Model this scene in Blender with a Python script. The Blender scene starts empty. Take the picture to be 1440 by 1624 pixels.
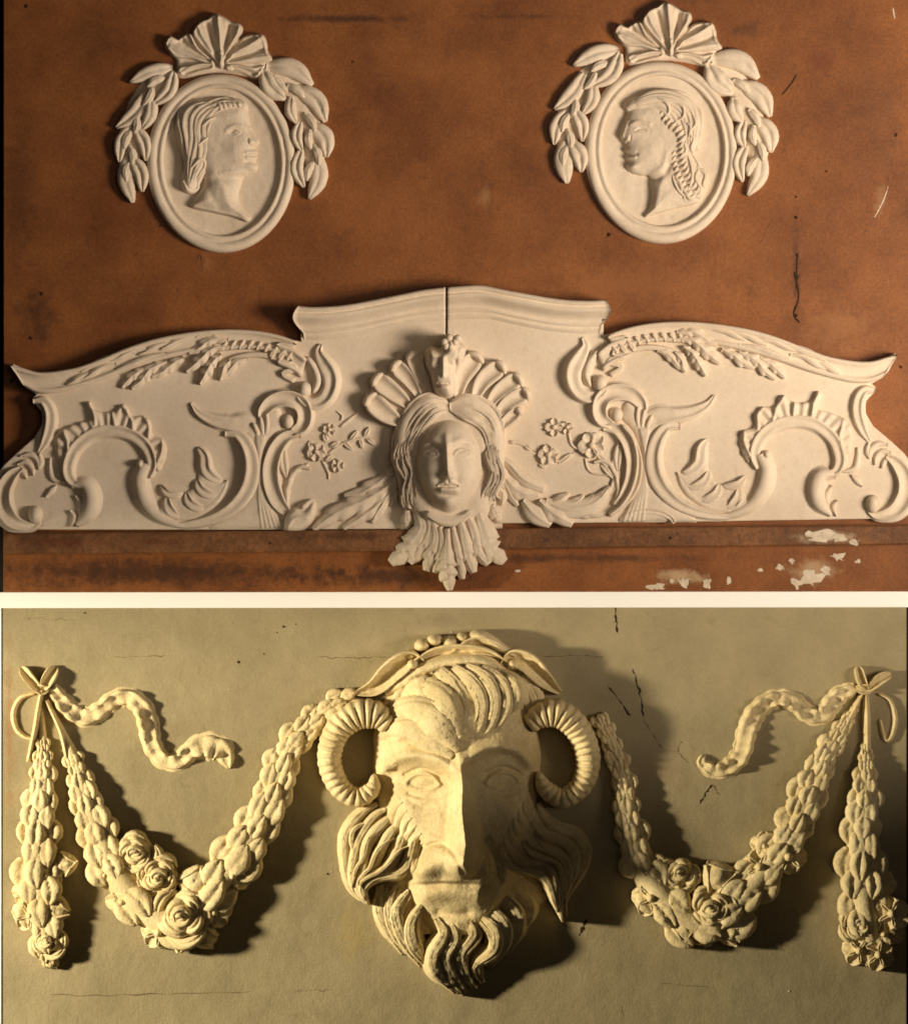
import bpy, bmesh, math, random
import numpy as np
from mathutils import Vector, noise

random.seed(7); rng = np.random.default_rng(7)
SC = bpy.context.scene
COL = SC.collection
UP = 1.4                                   # height of the picture's middle above the floor

# One design unit is one millimetre on the wall: x to the right, y downwards, z out of the wall.
def W(x, y, z): return ((x - 720) / 1000, -z / 1000, (812 - y) / 1000 + UP)

# ------------------------------------------------------------------ camera
cam = bpy.data.cameras.new('camera'); co = bpy.data.objects.new('camera', cam); COL.objects.link(co)
DIST = 9.0
co.location = (0, -DIST, UP); co.rotation_euler = (math.radians(90), 0, 0)
cam.sensor_fit = 'VERTICAL'; cam.sensor_height = 24; cam.lens = 24 * DIST / 1.624
cam.clip_end = 60
cam.dof.use_dof = True; cam.dof.focus_distance = DIST - 0.9; cam.dof.aperture_fstop = 10
SC.camera = co

# ------------------------------------------------------------------ world and unseen spots, beams masked so each lights one half
wd = bpy.data.worlds.new('World'); SC.world = wd; wd.use_nodes = True
bg = wd.node_tree.nodes['Background']; bg.inputs[0].default_value = (1.0, 0.80, 0.58, 1); bg.inputs[1].default_value = 0.018
SC.view_settings.view_transform = 'Standard'; SC.view_settings.look = 'None'
SC.view_settings.exposure = 0; SC.view_settings.gamma = 1

def spot(name, loc, target, watts, color, radius, angle, edge_y, keep_above, soft=0.012):
    """An unseen spot; an added mask in its shader cuts the beam along the horizontal line edge_y of the wall."""
    L = bpy.data.lights.new(name, 'SPOT'); o = bpy.data.objects.new(name, L); COL.objects.link(o)
    o.location = loc
    o.rotation_euler = (Vector(target) - Vector(loc)).to_track_quat('-Z', 'Y').to_euler()
    L.energy = watts; L.color = color; L.shadow_soft_size = radius; L.spot_size = math.radians(angle); L.spot_blend = 0.5
    a = Vector(W(0, edge_y, 8)) - Vector(loc); b = Vector(W(1440, edge_y, 8)) - Vector(loc)
    n = a.cross(b).normalized()
    if n.z < 0: n = -n
    if not keep_above: n = -n
    L.use_nodes = True; nt = L.node_tree; N = nt.nodes; K = nt.links
    em = next(x for x in N if x.type == 'EMISSION')
    g = N.new('ShaderNodeNewGeometry'); d = N.new('ShaderNodeVectorMath'); d.operation = 'DOT_PRODUCT'
    K.new(g.outputs['Incoming'], d.inputs[0]); d.inputs[1].default_value = tuple(SHUT * n)
    m = N.new('ShaderNodeMapRange'); m.interpolation_type = 'SMOOTHSTEP'
    m.inputs['From Min'].default_value = -soft; m.inputs['From Max'].default_value = 0
    K.new(d.outputs['Value'], m.inputs['Value']); K.new(m.outputs['Result'], em.inputs['Strength'])
    return o
SHUT = 1.0
spot('shaped_spot', (1.95, -1.65, 1.42), W(820, 470, 0), 330, (1.0, 0.825, 0.635), 0.38, 75, 961, True, .01)
spot('shaped_spot', (0.9, -3.4, 2.0), W(980, 470, 0), 60, (1.0, 0.825, 0.635), 0.80, 45, 961, True, .01)  # added frontal fill, no seen source, softens shadows on the upper half
spot('shaped_spot', (-2.75, -1.46, 1.10), W(740, 1290, 0), 690, (1.0, 0.86, 0.59), 0.14, 60, 943, False, .01)

# ------------------------------------------------------------------ materials
def mat(name, c1, c2, c3=None, rough=0.85, scale=30, grain=0.25, wave=0.0, spots=0.0, spec=0.25, speck=0.12, stains_and_shade=()):
    m = bpy.data.materials.new(name); m.use_nodes = True; nt = m.node_tree; N = nt.nodes; K = nt.links
    p = N['Principled BSDF']; p.inputs['Roughness'].default_value = rough; p.inputs['Specular IOR Level'].default_value = spec
    g = N.new('ShaderNodeNewGeometry')
    n1 = N.new('ShaderNodeTexNoise'); n1.inputs['Scale'].default_value = scale * 0.25; n1.inputs['Detail'].default_value = 6; n1.inputs['Roughness'].default_value = 0.65
    K.new(g.outputs['Position'], n1.inputs['Vector'])
    r = N.new('ShaderNodeValToRGB'); e = r.color_ramp.elements
    e[0].position = 0.32; e[1].position = 0.68; e[0].color = (*c1, 1); e[1].color = (*c2, 1)
    K.new(n1.outputs['Fac'], r.inputs['Fac']); colr = r.outputs['Color']
    if c3:
        n2 = N.new('ShaderNodeTexNoise'); n2.inputs['Scale'].default_value = scale * 1.3; n2.inputs['Detail'].default_value = 8; n2.inputs['Roughness'].default_value = 0.7
        K.new(g.outputs['Position'], n2.inputs['Vector'])
        r2 = N.new('ShaderNodeValToRGB'); r2.color_ramp.elements[0].position = 0.56; r2.color_ramp.elements[1].position = 0.74
        K.new(n2.outputs['Fac'], r2.inputs['Fac'])
        mx = N.new('ShaderNodeMix'); mx.data_type = 'RGBA'
        ml = N.new('ShaderNodeMath'); ml.operation = 'MULTIPLY'; ml.inputs[1].default_value = spots
        K.new(r2.outputs['Color'], ml.inputs[0]); K.new(ml.outputs[0], mx.inputs['Factor'])
        K.new(colr, mx.inputs['A']); mx.inputs['B'].default_value = (*c3, 1); colr = mx.outputs['Result']
    ns = N.new('ShaderNodeTexNoise'); ns.inputs['Scale'].default_value = 190; ns.inputs['Detail'].default_value = 5; ns.inputs['Roughness'].default_value = 0.75
    K.new(g.outputs['Position'], ns.inputs['Vector'])
    mr = N.new('ShaderNodeMapRange'); mr.inputs['From Min'].default_value = .3; mr.inputs['From Max'].default_value = .7
    mr.inputs['To Min'].default_value = 1 - speck * 1.6; mr.inputs['To Max'].default_value = 1 + speck
    K.new(ns.outputs['Fac'], mr.inputs['Value'])
    mm = N.new('ShaderNodeMix'); mm.data_type = 'RGBA'; mm.blend_type = 'MULTIPLY'; mm.inputs['Factor'].default_value = 1; mm.clamp_result = False
    K.new(colr, mm.inputs['A']); K.new(mr.outputs['Result'], mm.inputs['B']); colr = mm.outputs['Result']
    for (sx, sy, rx, ry, amt, sc) in stains_and_shade:               # grime at set places, and the shadow painted below the ledge
        c0 = W(sx, sy, 0)
        d0 = N.new('ShaderNodeVectorMath'); d0.operation = 'SUBTRACT'; K.new(g.outputs['Position'], d0.inputs[0]); d0.inputs[1].default_value = c0
        d1 = N.new('ShaderNodeVectorMath'); d1.operation = 'MULTIPLY'; K.new(d0.outputs[0], d1.inputs[0]); d1.inputs[1].default_value = (1000 / rx, 0, 1000 / ry)
        d2 = N.new('ShaderNodeVectorMath'); d2.operation = 'LENGTH'; K.new(d1.outputs[0], d2.inputs[0])
        q0 = N.new('ShaderNodeTexNoise'); q0.inputs['Scale'].default_value = 45; q0.inputs['Detail'].default_value = 7; q0.inputs['Roughness'].default_value = .7; K.new(g.outputs['Position'], q0.inputs['Vector'])
        q1 = N.new('ShaderNodeMath'); q1.operation = 'MULTIPLY_ADD'; K.new(q0.outputs['Fac'], q1.inputs[0]); q1.inputs[1].default_value = 2.4; K.new(d2.outputs['Value'], q1.inputs[2])
        q2 = N.new('ShaderNodeMapRange'); q2.interpolation_type = 'SMOOTHSTEP'; q2.inputs['From Min'].default_value = 2.15; q2.inputs['From Max'].default_value = 1.25; q2.inputs['To Max'].default_value = amt; K.new(q1.outputs[0], q2.inputs['Value'])
        q3 = N.new('ShaderNodeMix'); q3.data_type = 'RGBA'; K.new(q2.outputs['Result'], q3.inputs['Factor']); K.new(colr, q3.inputs['A']); q3.inputs['B'].default_value = (*sc, 1); colr = q3.outputs['Result']
    K.new(colr, p.inputs['Base Color'])
    n3 = N.new('ShaderNodeTexNoise'); n3.inputs['Scale'].default_value = 260; n3.inputs['Detail'].default_value = 4
    K.new(g.outputs['Position'], n3.inputs['Vector'])
    b = N.new('ShaderNodeBump'); b.inputs['Strength'].default_value = grain; b.inputs['Distance'].default_value = 0.002
    K.new(n3.outputs['Fac'], b.inputs['Height']); last = b
    if wave:
        n4 = N.new('ShaderNodeTexNoise'); n4.inputs['Scale'].default_value = 22; n4.inputs['Detail'].default_value = 5
        K.new(g.outputs['Position'], n4.inputs['Vector'])
        b2 = N.new('ShaderNodeBump'); b2.inputs['Strength'].default_value = wave; b2.inputs['Distance'].default_value = 0.01
        K.new(n4.outputs['Fac'], b2.inputs['Height']); K.new(b.outputs['Normal'], b2.inputs['Normal']); last = b2
    K.new(last.outputs['Normal'], p.inputs['Normal'])
    return m
PL = mat('ivory_plaster', (0.62, 0.515, 0.40), (0.73, 0.63, 0.51), (0.50, 0.38, 0.26), 0.75, 30, 0.14, 0.06, 0.45, speck=.05)
OC = mat('ochre_plaster', (0.58, 0.46, 0.245), (0.79, 0.665, 0.40), (0.36, 0.255, 0.11), 0.8, 60, 0.6, 0.2, 0.6, speck=.12)
PN = mat('ochre_paint', (0.265, 0.22, 0.125), (0.355, 0.295, 0.175), (0.21, 0.165, 0.08), 0.65, 26, 0.3, 0.3, 0.6, speck=.07, stains_and_shade=((16, 1150, 10, 200, .5, (.30, .13, .05)), (700, 985, 60, 18, .5, (.22, .17, .11)), (560, 1480, 40, 60, .35, (.38, .27, .07)), (1060, 1220, 70, 60, .3, (.30, .20, .13)), (450, 1100, 120, 60, .3, (.34, .27, .16))))
WH = mat('border_white', (0.90, 0.90, 0.90), (0.93, 0.93, 0.93), None, 0.6, 30, 0.02, speck=0)
DK = mat('dark_wall', (0.012, 0.009, 0.007), (0.02, 0.015, 0.01), None, 0.9, 30, 0.1)
DG = (.030, .011, .005)  # dark brown for grime and for the ledge's painted shadow
BR = mat('brown_board', (0.138, 0.041, 0.0085), (0.28, 0.100, 0.025), (0.085, 0.026, 0.008), 0.5, 24, 0.18, 0.06, 0.65, 0.35, speck=.22, stains_and_shade=((545, 30, 150, 9, .75, DG), (820, 26, 120, 6, .4, DG), (62, 500, 45, 70, .6, DG), (30, 300, 40, 200, .35, DG), (230, 908, 460, 34, .8, DG), (620, 915, 200, 26, .75, DG), (900, 885, 300, 10, .6, DG), (1262, 430, 9, 150, .55, DG), (1300, 95, 40, 40, .5, (.11, .022, .008)), (1390, 180, 60, 120, .25, DG), (1185, 45, 40, 20, .45, DG), (770, 312, 16, 26, .35, (.40, .22, .10)), (1010, 450, 260, 50, .3, (.34, .14, .045)), (620, 330, 160, 110, .22, (.33, .12, .035)), (1330, 520, 90, 60, .3, (.40, .19, .075)), (720, 110, 200, 60, .2, (.33, .12, .03)), (330, 415, 12, 20, .3, (.42, .22, .1)), (1395, 320, 14, 40, .3, (.42, .24, .12)), (150, 60, 60, 90, .3, (.06, .02, .007)), (1090, 60, 90, 60, .25, (.16, .05, .02)), (1080, 915, 60, 16, .7, (.5, .36, .22)), (1290, 905, 55, 26, .6, (.5, .36, .22))))  # the dark ellipses just below the ledge paint in its shadow
LG = mat('worn_wood', (0.085, 0.034, 0.012), (0.24, 0.105, 0.042), (0.035, 0.014, 0.007), 0.55, 45, 0.35, 0.16, 0.9, 0.3, speck=.3, stains_and_shade=((1305, 852, 60, 14, .6, (.55, .42, .28)), (560, 850, 120, 10, .5, DG), (90, 860, 90, 14, .5, (.10, .02, .008)), (250, 860, 60, 9, .4, (.10, .02, .008))))
ST = mat('board_stain', (0.06, 0.022, 0.007), (0.11, 0.04, 0.011), None, 0.6, 60, 0.1)
HO = mat('dark_dirt', (0.025, 0.012, 0.006), (0.05, 0.025, 0.012), None, 0.9, 60, 0.2)
SP = mat('white_splash', (0.48, 0.39, 0.29), (0.70, 0.61, 0.50), (0.28, 0.15, 0.07), 0.8, 80, 0.3, 0.1, 0.6)

# ------------------------------------------------------------------ mesh helpers
class Thing:
    def __init__(s, name, label, cat, x, y, z, group=None):
        o = bpy.data.objects.new(name, None); COL.objects.link(o)
        o.location = W(x, y, z); o.empty_display_size = 0.02
        o['label'] = label; o['category'] = cat
        if group: o['group'] = group
        s.o = o; s.org = Vector(W(x, y, z)); s.mat = PL

def build(name, verts, faces, th, material=None, parent=None, smooth=True, label=None, jit=0.35, seed=None, loc=None):
    """verts in design units -> one mesh object under th (or under a part of it)"""
    v = np.asarray(verts, float)
    if jit:
        for i in range(len(v)):
            q = noise.noise(Vector((v[i, 0] * .09, v[i, 1] * .09, v[i, 2] * .09)))
            q2 = noise.noise(Vector((v[i, 0] * .3 + 9, v[i, 1] * .3, v[i, 2] * .3)))
            v[i, 2] += jit * (q * 1.6 + q2 * .7); v[i, 0] += jit * q2 * .8
    org = th.org if th else Vector((0, 0, 0))
    p = np.empty_like(v)
    p[:, 0] = (v[:, 0] - 720) / 1000 - org.x; p[:, 1] = -v[:, 2] / 1000 - org.y; p[:, 2] = (812 - v[:, 1]) / 1000 + UP - org.z
    me = bpy.data.meshes.new(name); me.from_pydata(p.tolist(), [], faces); me.update()
    # turn faces towards the viewer side of the wall
    s = sum(f.normal.y * f.area for f in me.polygons)
    if s > 0: me.flip_normals()
    if smooth: me.polygons.foreach_set('use_smooth', [True] * len(me.polygons))
    me.materials.append(material or (th.mat if th else PL))
    o = bpy.data.objects.new(name, me); COL.objects.link(o)
    if parent is not None: o.parent = parent
    elif th: o.parent = th.o
    if label: o['label'] = label
    return o

def cr(pts, n, closed=False):
    """resampled Catmull-Rom curve through pts (any dimension)"""
    P = np.asarray(pts, float)
    if len(P) == 2 and not closed:
        t = np.linspace(0, 1, n)[:, None]; return P[0] * (1 - t) + P[1] * t
    if closed: Q = np.vstack([P[-1], P, P[0], P[1]])
    else: Q = np.vstack([2 * P[0] - P[1], P, 2 * P[-1] - P[-2]])
    out = []
    for i in range(1, len(Q) - 2):
        p0, p1, p2, p3 = Q[i - 1], Q[i], Q[i + 1], Q[i + 2]
        for t in np.linspace(0, 1, 14, endpoint=False):
            out.append(0.5 * ((2 * p1) + (-p0 + p2) * t + (2 * p0 - 5 * p1 + 4 * p2 - p3) * t * t + (-p0 + 3 * p1 - 3 * p2 + p3) * t ** 3))
    out.append(Q[-2]); out = np.array(out)
    L = np.r_[0, np.cumsum(np.linalg.norm(np.diff(out[:, :2], axis=0), axis=1))]
    s = np.linspace(0, L[-1], n, endpoint=not closed)
    return np.stack([np.interp(s, L, out[:, k]) for k in range(out.shape[1])], 1)

def lerp(vals, t):
    vals = np.atleast_1d(np.asarray(vals, float))
    if len(vals) == 1: return np.full(len(t), vals[0])
    c = cr(np.stack([np.linspace(0, 1, len(vals)), vals], 1), 80) if len(vals) > 2 else np.array([[0, vals[0]], [1, vals[1]]])
    return np.interp(t, c[:, 0], c[:, 1])

_a = np.linspace(math.pi, 0, 11)
PROF = {
    'round': [(math.cos(a), math.sin(a) ** .9) for a in _a],
    'flat': [(-1, 0), (-.95, .6), (-.8, .95), (-.4, 1), (0, 1), (.4, 1), (.8, .95), (.95, .6), (1, 0)],
    'ridge': [(-1, 0), (-.85, .3), (-.5, .55), (-.18, .85), (0, 1), (.18, .85), (.5, .55), (.85, .3), (1, 0)],
    'leaf': [(-1, 0), (-.94, .5), (-.75, .86), (-.45, 1), (-.16, .84), (0, .62), (.16, .84), (.45, 1), (.75, .86), (.94, .5), (1, 0)],
    'leafr': [(-1, 0), (-.93, .5), (-.7, .72), (-.4, .78), (-.14, .86), (0, 1), (.14, .86), (.4, .78), (.7, .72), (.93, .5), (1, 0)],
    'gutter': [(-1, 0), (-.97, .7), (-.88, 1), (-.74, .95), (-.5, .6), (0, .42), (.5, .6), (.74, .95), (.88, 1), (.97, .7), (1, 0)],
    'strands': [(-1, 0), (-.92, .6), (-.74, .85), (-.55, .62), (-.32, 1), (-.1, .74), (.12, 1.05), (.34, .72), (.55, .95), (.74, .6), (.92, .55), (1, 0)],
    'scroll': [(-1, 0), (-.95, .7), (-.8, .96), (-.6, 1), (-.42, .82), (-.15, .7), (.15, .7), (.5, .82), (.8, .74), (.95, .45), (1, 0)],
}
PROF['lock'] = [(-1, 0), (-.92, .5), (-.68, .88), (-.42, .78), (-.12, 1.03), (.18, .86), (.42, .97), (.62, .74), (.82, .7), (.95, .42), (1, 0)]
PROF['sleaf'] = [(-1, 0), (-.93, .52), (-.72, .86), (-.4, 1), (-.15, .93), (0, .84), (.15, .93), (.4, 1), (.72, .86), (.93, .52), (1, 0)]
FULL = {'spur', 'scroll', 'arch', 'bulb', 'side_scroll', 'volute', 'rimmed_scroll', 'comb_scale', 'frond'}
SOFT = {'spur', 'scroll', 'comb_scale', 'comb_stem', 'arch', 'bulb', 'side_scroll', 'frond', 'volute', 'rimmed_scroll', 'ruffle', 'flute', 'rib', 'reed_leaf', 'sprig', 'foot_arc', 'rim', 'streamer', 'loop', 'whisker_lock', 'beard_lock', 'eyebrow', 'gadroon'}
def foot(S): return [(-1.5, 0), (-1.25, .05), (-1.08, .15)] + [(a * .99, max(b, .3)) for a, b in S] + [(1.08, .15), (1.25, .05), (1.5, 0)]
def sweep(name, pts, w, h, th, prof='round', z=0, n=None, sink=5, cap=0.0, lobes=0, lobe_amp=.28, ring=0, ring_amp=.15, mirror=False, jit=.35, twist=0, soft=False, lobe_from=0, **kw):
    """a raised strip along a curve; w half width, h height along it; z the level it stands on"""
    P = np.asarray(pts, float)
    ln = np.linalg.norm(np.diff(P[:, :2], axis=0), axis=1).sum()
    if n is None: n = int(min(70, max(9, ln / 3.2)))
    if lobes: n = max(n, lobes * 11)
    if ring: n = max(n, ring * 5)
    C = cr(P, n); t = np.linspace(0, 1, n)
    if cap:                                              # rounded ends: closer rings there
        t = .5 - .5 * np.cos(np.pi * t) if n < 30 else t
        C = np.stack([np.interp(t, np.linspace(0, 1, n), C[:, k]) for k in range(C.shape[1])], 1)
    ww, hh, zz = lerp(w, t), lerp(h, t), lerp(z, t)
    if C.shape[1] > 2: zz = zz + C[:, 2]
    T = np.gradient(C[:, :2], axis=0); T /= np.linalg.norm(T, axis=1)[:, None] + 1e-9
    Nn = np.stack([-T[:, 1], T[:, 0]], 1)
    if cap:
        wm = max(ww.max(), .1)
        for end in (0, 1):
            if cap == 1 or (cap == 2 and end == 1) or (cap == 3 and end == 0):
                dd = (t if end == 0 else 1 - t) * ln / wm
                f = np.sqrt(np.clip(1 - (1 - np.clip(dd, 0, 1)) ** 2, 0.0, 1))
                ww = ww * np.maximum(f, .04); hh = hh * (.25 + .75 * f)
    if ring:
        ph = (t * ring) % 1; f = 1 - ring_amp + ring_amp * np.sin(np.pi * ph) ** .7
        hh = hh * f; ww = ww * (1 - .35 * (1 - f))
    S = PROF[prof] if isinstance(prof, str) else prof
    if mirror: S = [(-a, b) for a, b in reversed(S)]
    if soft or name in SOFT: S = foot(S)
    if name in FULL: ww = ww * 1.16; hh = hh * .92
    m = len(S); V = np.empty((n, m, 3)); ph = (t * lobes + .15) % 1 if lobes else None; px = rng.uniform(0, 6)
    for j, (s, q) in enumerate(S):
        wj, hj = ww, hh
        if lobes:                                        # toothed edge with lobes pointing to the tip, and oblique veins
            k = min(1, max(0, (abs(s) - .15) / .7)); pj = (t * lobes + .15 + (0 if s > 0 else .4) - .35 * abs(s)) % 1
            tooth = np.where(pj < .82, (pj / .82) ** .7, (1 - pj) / .18)
            fade = np.clip((1 - t) * 5, 0, 1) * np.clip((t - lobe_from) * 5 + (lobe_from == 0), 0, 1)
            wj = ww * (1 - k * lobe_amp * fade * (1 - 1.35 * tooth)); hj = hh * (1 - (.1 + .25 * k) * fade * (1 - tooth))
        V[:, j, :2] = C[:, :2] + Nn * (wj * s)[:, None]
        tw = twist * np.sin(t * 17 + px) * s if twist else 0
        V[:, j, 2] = zz + hj * np.maximum(q + tw * (q > .2), 0 if q == 0 else .1) - (sink if j in (0, m - 1) else 0)
    F = [(i * m + j, i * m + j + 1, (i + 1) * m + j + 1, (i + 1) * m + j) for i in range(n - 1) for j in range(m - 1)]
    F.append(tuple(range(m))); F.append(tuple((n - 1) * m + j for j in range(m)))
    return build(name, V.reshape(-1, 3), F, th, jit=jit, **kw)

def loft(name, A, B, prof, th, z=0, n=60, sink=6, start=None, end=None, **kw):
    """moulding between an upper and a lower edge; prof = [(v, height)]; start/end shift the cut ends sideways"""
    A = cr(A, n); B = cr(B, n); m = len(prof); V = np.empty((n, m, 3))
    for j, (v, q) in enumerate(prof):
        V[:, j, :2] = A * (1 - v) + B * v
        V[:, j, 2] = z + q - (sink if j in (0, m - 1) else 0)
        if start: V[0, j, :2] += np.array(start(v)); V[1, j, :2] += .6 * np.array(start(v))
        if end: V[-1, j, :2] += np.array(end(v)); V[-2, j, :2] += .6 * np.array(end(v))
    F = [(i * m + j, i * m + j + 1, (i + 1) * m + j + 1, (i + 1) * m + j) for i in range(n - 1) for j in range(m - 1)]
    F.append(tuple(range(m))); F.append(tuple((n - 1) * m + j for j in range(m)))
    return build(name, V.reshape(-1, 3), F, th, **kw)

def plate(name, outline, z0, z1, th, bevel=2, n=None, smooth_curve=True, **kw):
    O = cr(outline, n or len(outline) * 8, True) if smooth_curve else np.asarray(outline, float)
    a = np.sum(O[:, 0] * np.roll(O[:, 1], -1) - np.roll(O[:, 0], -1) * O[:, 1])
    T = np.roll(O, -1, 0) - np.roll(O, 1, 0); T /= np.linalg.norm(T, axis=1)[:, None] + 1e-9
    Nn = np.stack([-T[:, 1], T[:, 0]], 1) * (1 if a > 0 else -1)
    k = len(O); R = []
    for off, zz in ((0, z0), (0, z1 - bevel), (bevel * .3, z1 - bevel * .3), (bevel, z1)):
        R.append(np.c_[O + Nn * off, np.full(k, zz)])
    V = np.vstack(R)
    F = [(r * k + i, r * k + (i + 1) % k, (r + 1) * k + (i + 1) % k, (r + 1) * k + i) for r in range(3) for i in range(k)]
    F.append(tuple(3 * k + i for i in range(k)))
    return build(name, V, F, th, smooth=False, **kw)

def ball(name, x, y, rx, ry, h, th, z=0, n=16, m=7, sink=4, rot=0, power=.5, **kw):
    V = []; F = []
    for i in range(m):
        u = 1 - i / m
        zz = h * (1 - u * u) ** power if i else -sink
        for j in range(n):
            a = 2 * math.pi * j / n
            px, py = rx * u * math.cos(a), ry * u * math.sin(a)
            V.append((x + px * math.cos(rot) - py * math.sin(rot), y + px * math.sin(rot) + py * math.cos(rot), z + zz))
    V.append((x, y, z + h))
    F = [(i * n + j, i * n + (j + 1) % n, (i + 1) * n + (j + 1) % n, (i + 1) * n + j) for i in range(m - 1) for j in range(n)]
    F += [((m - 1) * n + j, (m - 1) * n + (j + 1) % n, m * n) for j in range(n)]
    return build(name, V, F, th, **kw)

def fan(name, f, A, B, n, w, h, z, th, prof='lock', wave=0, jit=.8, surf=None, **kw):
    """n locks of hair spread between two guide curves; h and z run from the first to the last"""
    A = cr(A, 9); B = cr(B, 9); u = np.linspace(0, 1, 9)
    for k in range(n):
        t = k / max(1, n - 1); P = A * (1 - t) + B * t
        T = np.gradient(P, axis=0); T /= np.linalg.norm(T, axis=1)[:, None]; Nn = np.stack([-T[:, 1], T[:, 0]], 1)
        P = P + Nn * (wave * np.sin(u * 7.5 + rng.uniform(0, 1.2)) * np.sin(u * math.pi) ** .5)[:, None]
        P[-1] += rng.normal(0, 1, 2) * wave * .6; e = rng.uniform(.82, 1.15)
        hk, zk = h[0] * (1 - t) + h[1] * t, z[0] * (1 - t) + z[1] * t
        if surf: P = np.c_[P, [surf[0].at(*f(q[0], q[1])) + surf[1] for q in P]]
        sweep(name, f([tuple(q) for q in P]), [w * .4, w * e, w * 1.05 * e, w * .95, w * .8, w * .2], [hk * .6, hk, hk * rng.uniform(.85, 1.1), hk * .9, hk * .55], th, prof, z=[zk, zk * .75], sink=26, jit=jit, soft=True, n=26, **kw)

class Field:
    """a modelled relief surface on a fine grid (faces, ruffles): height above level z"""
    def __init__(s, x0, y0, x1, y1, step=1.2):
        s.x = np.arange(x0, x1, step); s.y = np.arange(y0, y1, step)
        s.X, s.Y = np.meshgrid(s.x, s.y); s.h = np.full(s.X.shape, -9.0)
    def at(s, x, y):
        i = int(round((y - s.y[0]) / (s.y[1] - s.y[0]))); j = int(round((x - s.x[0]) / (s.x[1] - s.x[0])))
        return float(max(0, s.h[min(max(i, 0), len(s.y) - 1), min(max(j, 0), len(s.x) - 1)]))
    def dist(s, pts, n=None):
        C = cr(pts, n or max(6, len(pts) * 7)); best = np.full(s.X.shape, 1e9); tt = np.zeros(s.X.shape)
        for i in range(len(C) - 1):
            a, b = C[i, :2], C[i + 1, :2]; d = b - a; L = d @ d + 1e-9
            u = np.clip(((s.X - a[0]) * d[0] + (s.Y - a[1]) * d[1]) / L, 0, 1)
            q = np.hypot(s.X - a[0] - u * d[0], s.Y - a[1] - u * d[1])
            k = q < best; best[k] = q[k]; tt[k] = ((i + u) / (len(C) - 1))[k]
        return best, tt
    def sd(s, outline, smooth=True):
        O = cr(outline, len(outline) * 7, True) if smooth else np.asarray(outline, float)
        best = np.full(s.X.shape, 1e9); ins = np.zeros(s.X.shape, bool)
        for i in range(len(O)):
            a, b = O[i], O[(i + 1) % len(O)]; d = b - a; L = d @ d + 1e-9
            u = np.clip(((s.X - a[0]) * d[0] + (s.Y - a[1]) * d[1]) / L, 0, 1)
            best = np.minimum(best, np.hypot(s.X - a[0] - u * d[0], s.Y - a[1] - u * d[1]))
            c = ((a[1] > s.Y) != (b[1] > s.Y)) & (s.X < (b[0] - a[0]) * (s.Y - a[1]) / (b[1] - a[1] + 1e-12) + a[0])
            ins ^= c
        return np.where(ins, best, -best)
    def poly(s, outline, H, edge, base=0, slope=2.5, smooth=True):
        d = s.sd(outline, smooth); u = np.clip(d / edge, 0, 1)
        v = np.where(d > 0, base + (H - base) * np.sqrt(1 - (1 - u) ** 2), base + d * slope)
        s.h = np.maximum(s.h, v); return d
    def line(s, pts, w, amp, sharp=False):
        d, t = s.dist(pts); w_ = np.interp(t, np.linspace(0, 1, len(np.atleast_1d(w))), np.atleast_1d(w)); a_ = np.interp(t, np.linspace(0, 1, len(np.atleast_1d(amp))), np.atleast_1d(amp))
        k = np.maximum(0, 1 - d / w_) if sharp else np.exp(-(d / w_) ** 2)
        s.h += a_ * k * (s.h > -1)
    def dot(s, x, y, sx, sy, amp):
        s.h += amp * np.exp(-((s.X - x) / sx) ** 2 - ((s.Y - y) / sy) ** 2) * (s.h > -1)
    def out(s, name, th, z=0, sink=5, **kw):
        H = np.maximum(s.h, -sink); ok = s.h > -sink
        cell = ok[:-1, :-1] | ok[1:, :-1] | ok[:-1, 1:] | ok[1:, 1:]
        idx = np.full(H.shape, -1); used = np.zeros(H.shape, bool)
        used[:-1, :-1] |= cell; used[1:, :-1] |= cell; used[:-1, 1:] |= cell; used[1:, 1:] |= cell
        idx[used] = np.arange(used.sum())
        V = np.stack([s.X[used], s.Y[used], H[used] + z], 1)
        I, J = np.nonzero(cell)
        F = np.stack([idx[I, J], idx[I, J + 1], idx[I + 1, J + 1], idx[I + 1, J]], 1).tolist()
        return build(name, V, F, th, **kw)

def frame(ox, oy, s):
    def f(*a):
        if len(a) == 1: return [(ox + p[0] / s, oy + p[1] / s) + tuple(p[2:]) for p in a[0]]
        return (ox + a[0] / s, oy + a[1] / s)
    f.s = s; return f
fA = frame(160, 10, 3.6); fB = frame(860, 0, 3.6); fC = frame(0, 440, 3.0); fD = frame(400, 440, 3.8667)
fE = frame(560, 520, 3.8667); fF = frame(720, 440, 3.8667); fG = frame(1000, 480, 3.2727); fH = frame(0, 940, 2.375)
fI = frame(340, 1100, 4.06); fJ = frame(480, 980, 2.522); fM = frame(920, 960, 2.446); fN = frame(0, 1030, 3.6)

def leaf(name, base, tip, hw, h, th, z=0, bend=0, prof='leaf', lift=2, **kw):
    b, t = np.array(base, float), np.array(tip, float); d = t - b; nrm = np.array([-d[1], d[0]])
    mid = (b + t) / 2 + nrm * bend
    return sweep(name, [b, mid, t], [hw * .4, hw * .82, hw, hw * .95, hw * .68, hw * .2], [h * .5, h * .9, h, h * .95, h * .8, h * .5], th, prof, z=[z, z + lift], n=12, **kw)

def box(name, x0, y0, x1, y1, z0, z1, th, m, bevel=2, skew=0, **kw):
    return plate(name, [(x0, y0), (x1, y0 + skew), (x1, y1 + skew), (x0, y1)], z0, z1, th, bevel, smooth_curve=False, material=m, jit=0, **kw)

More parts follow.
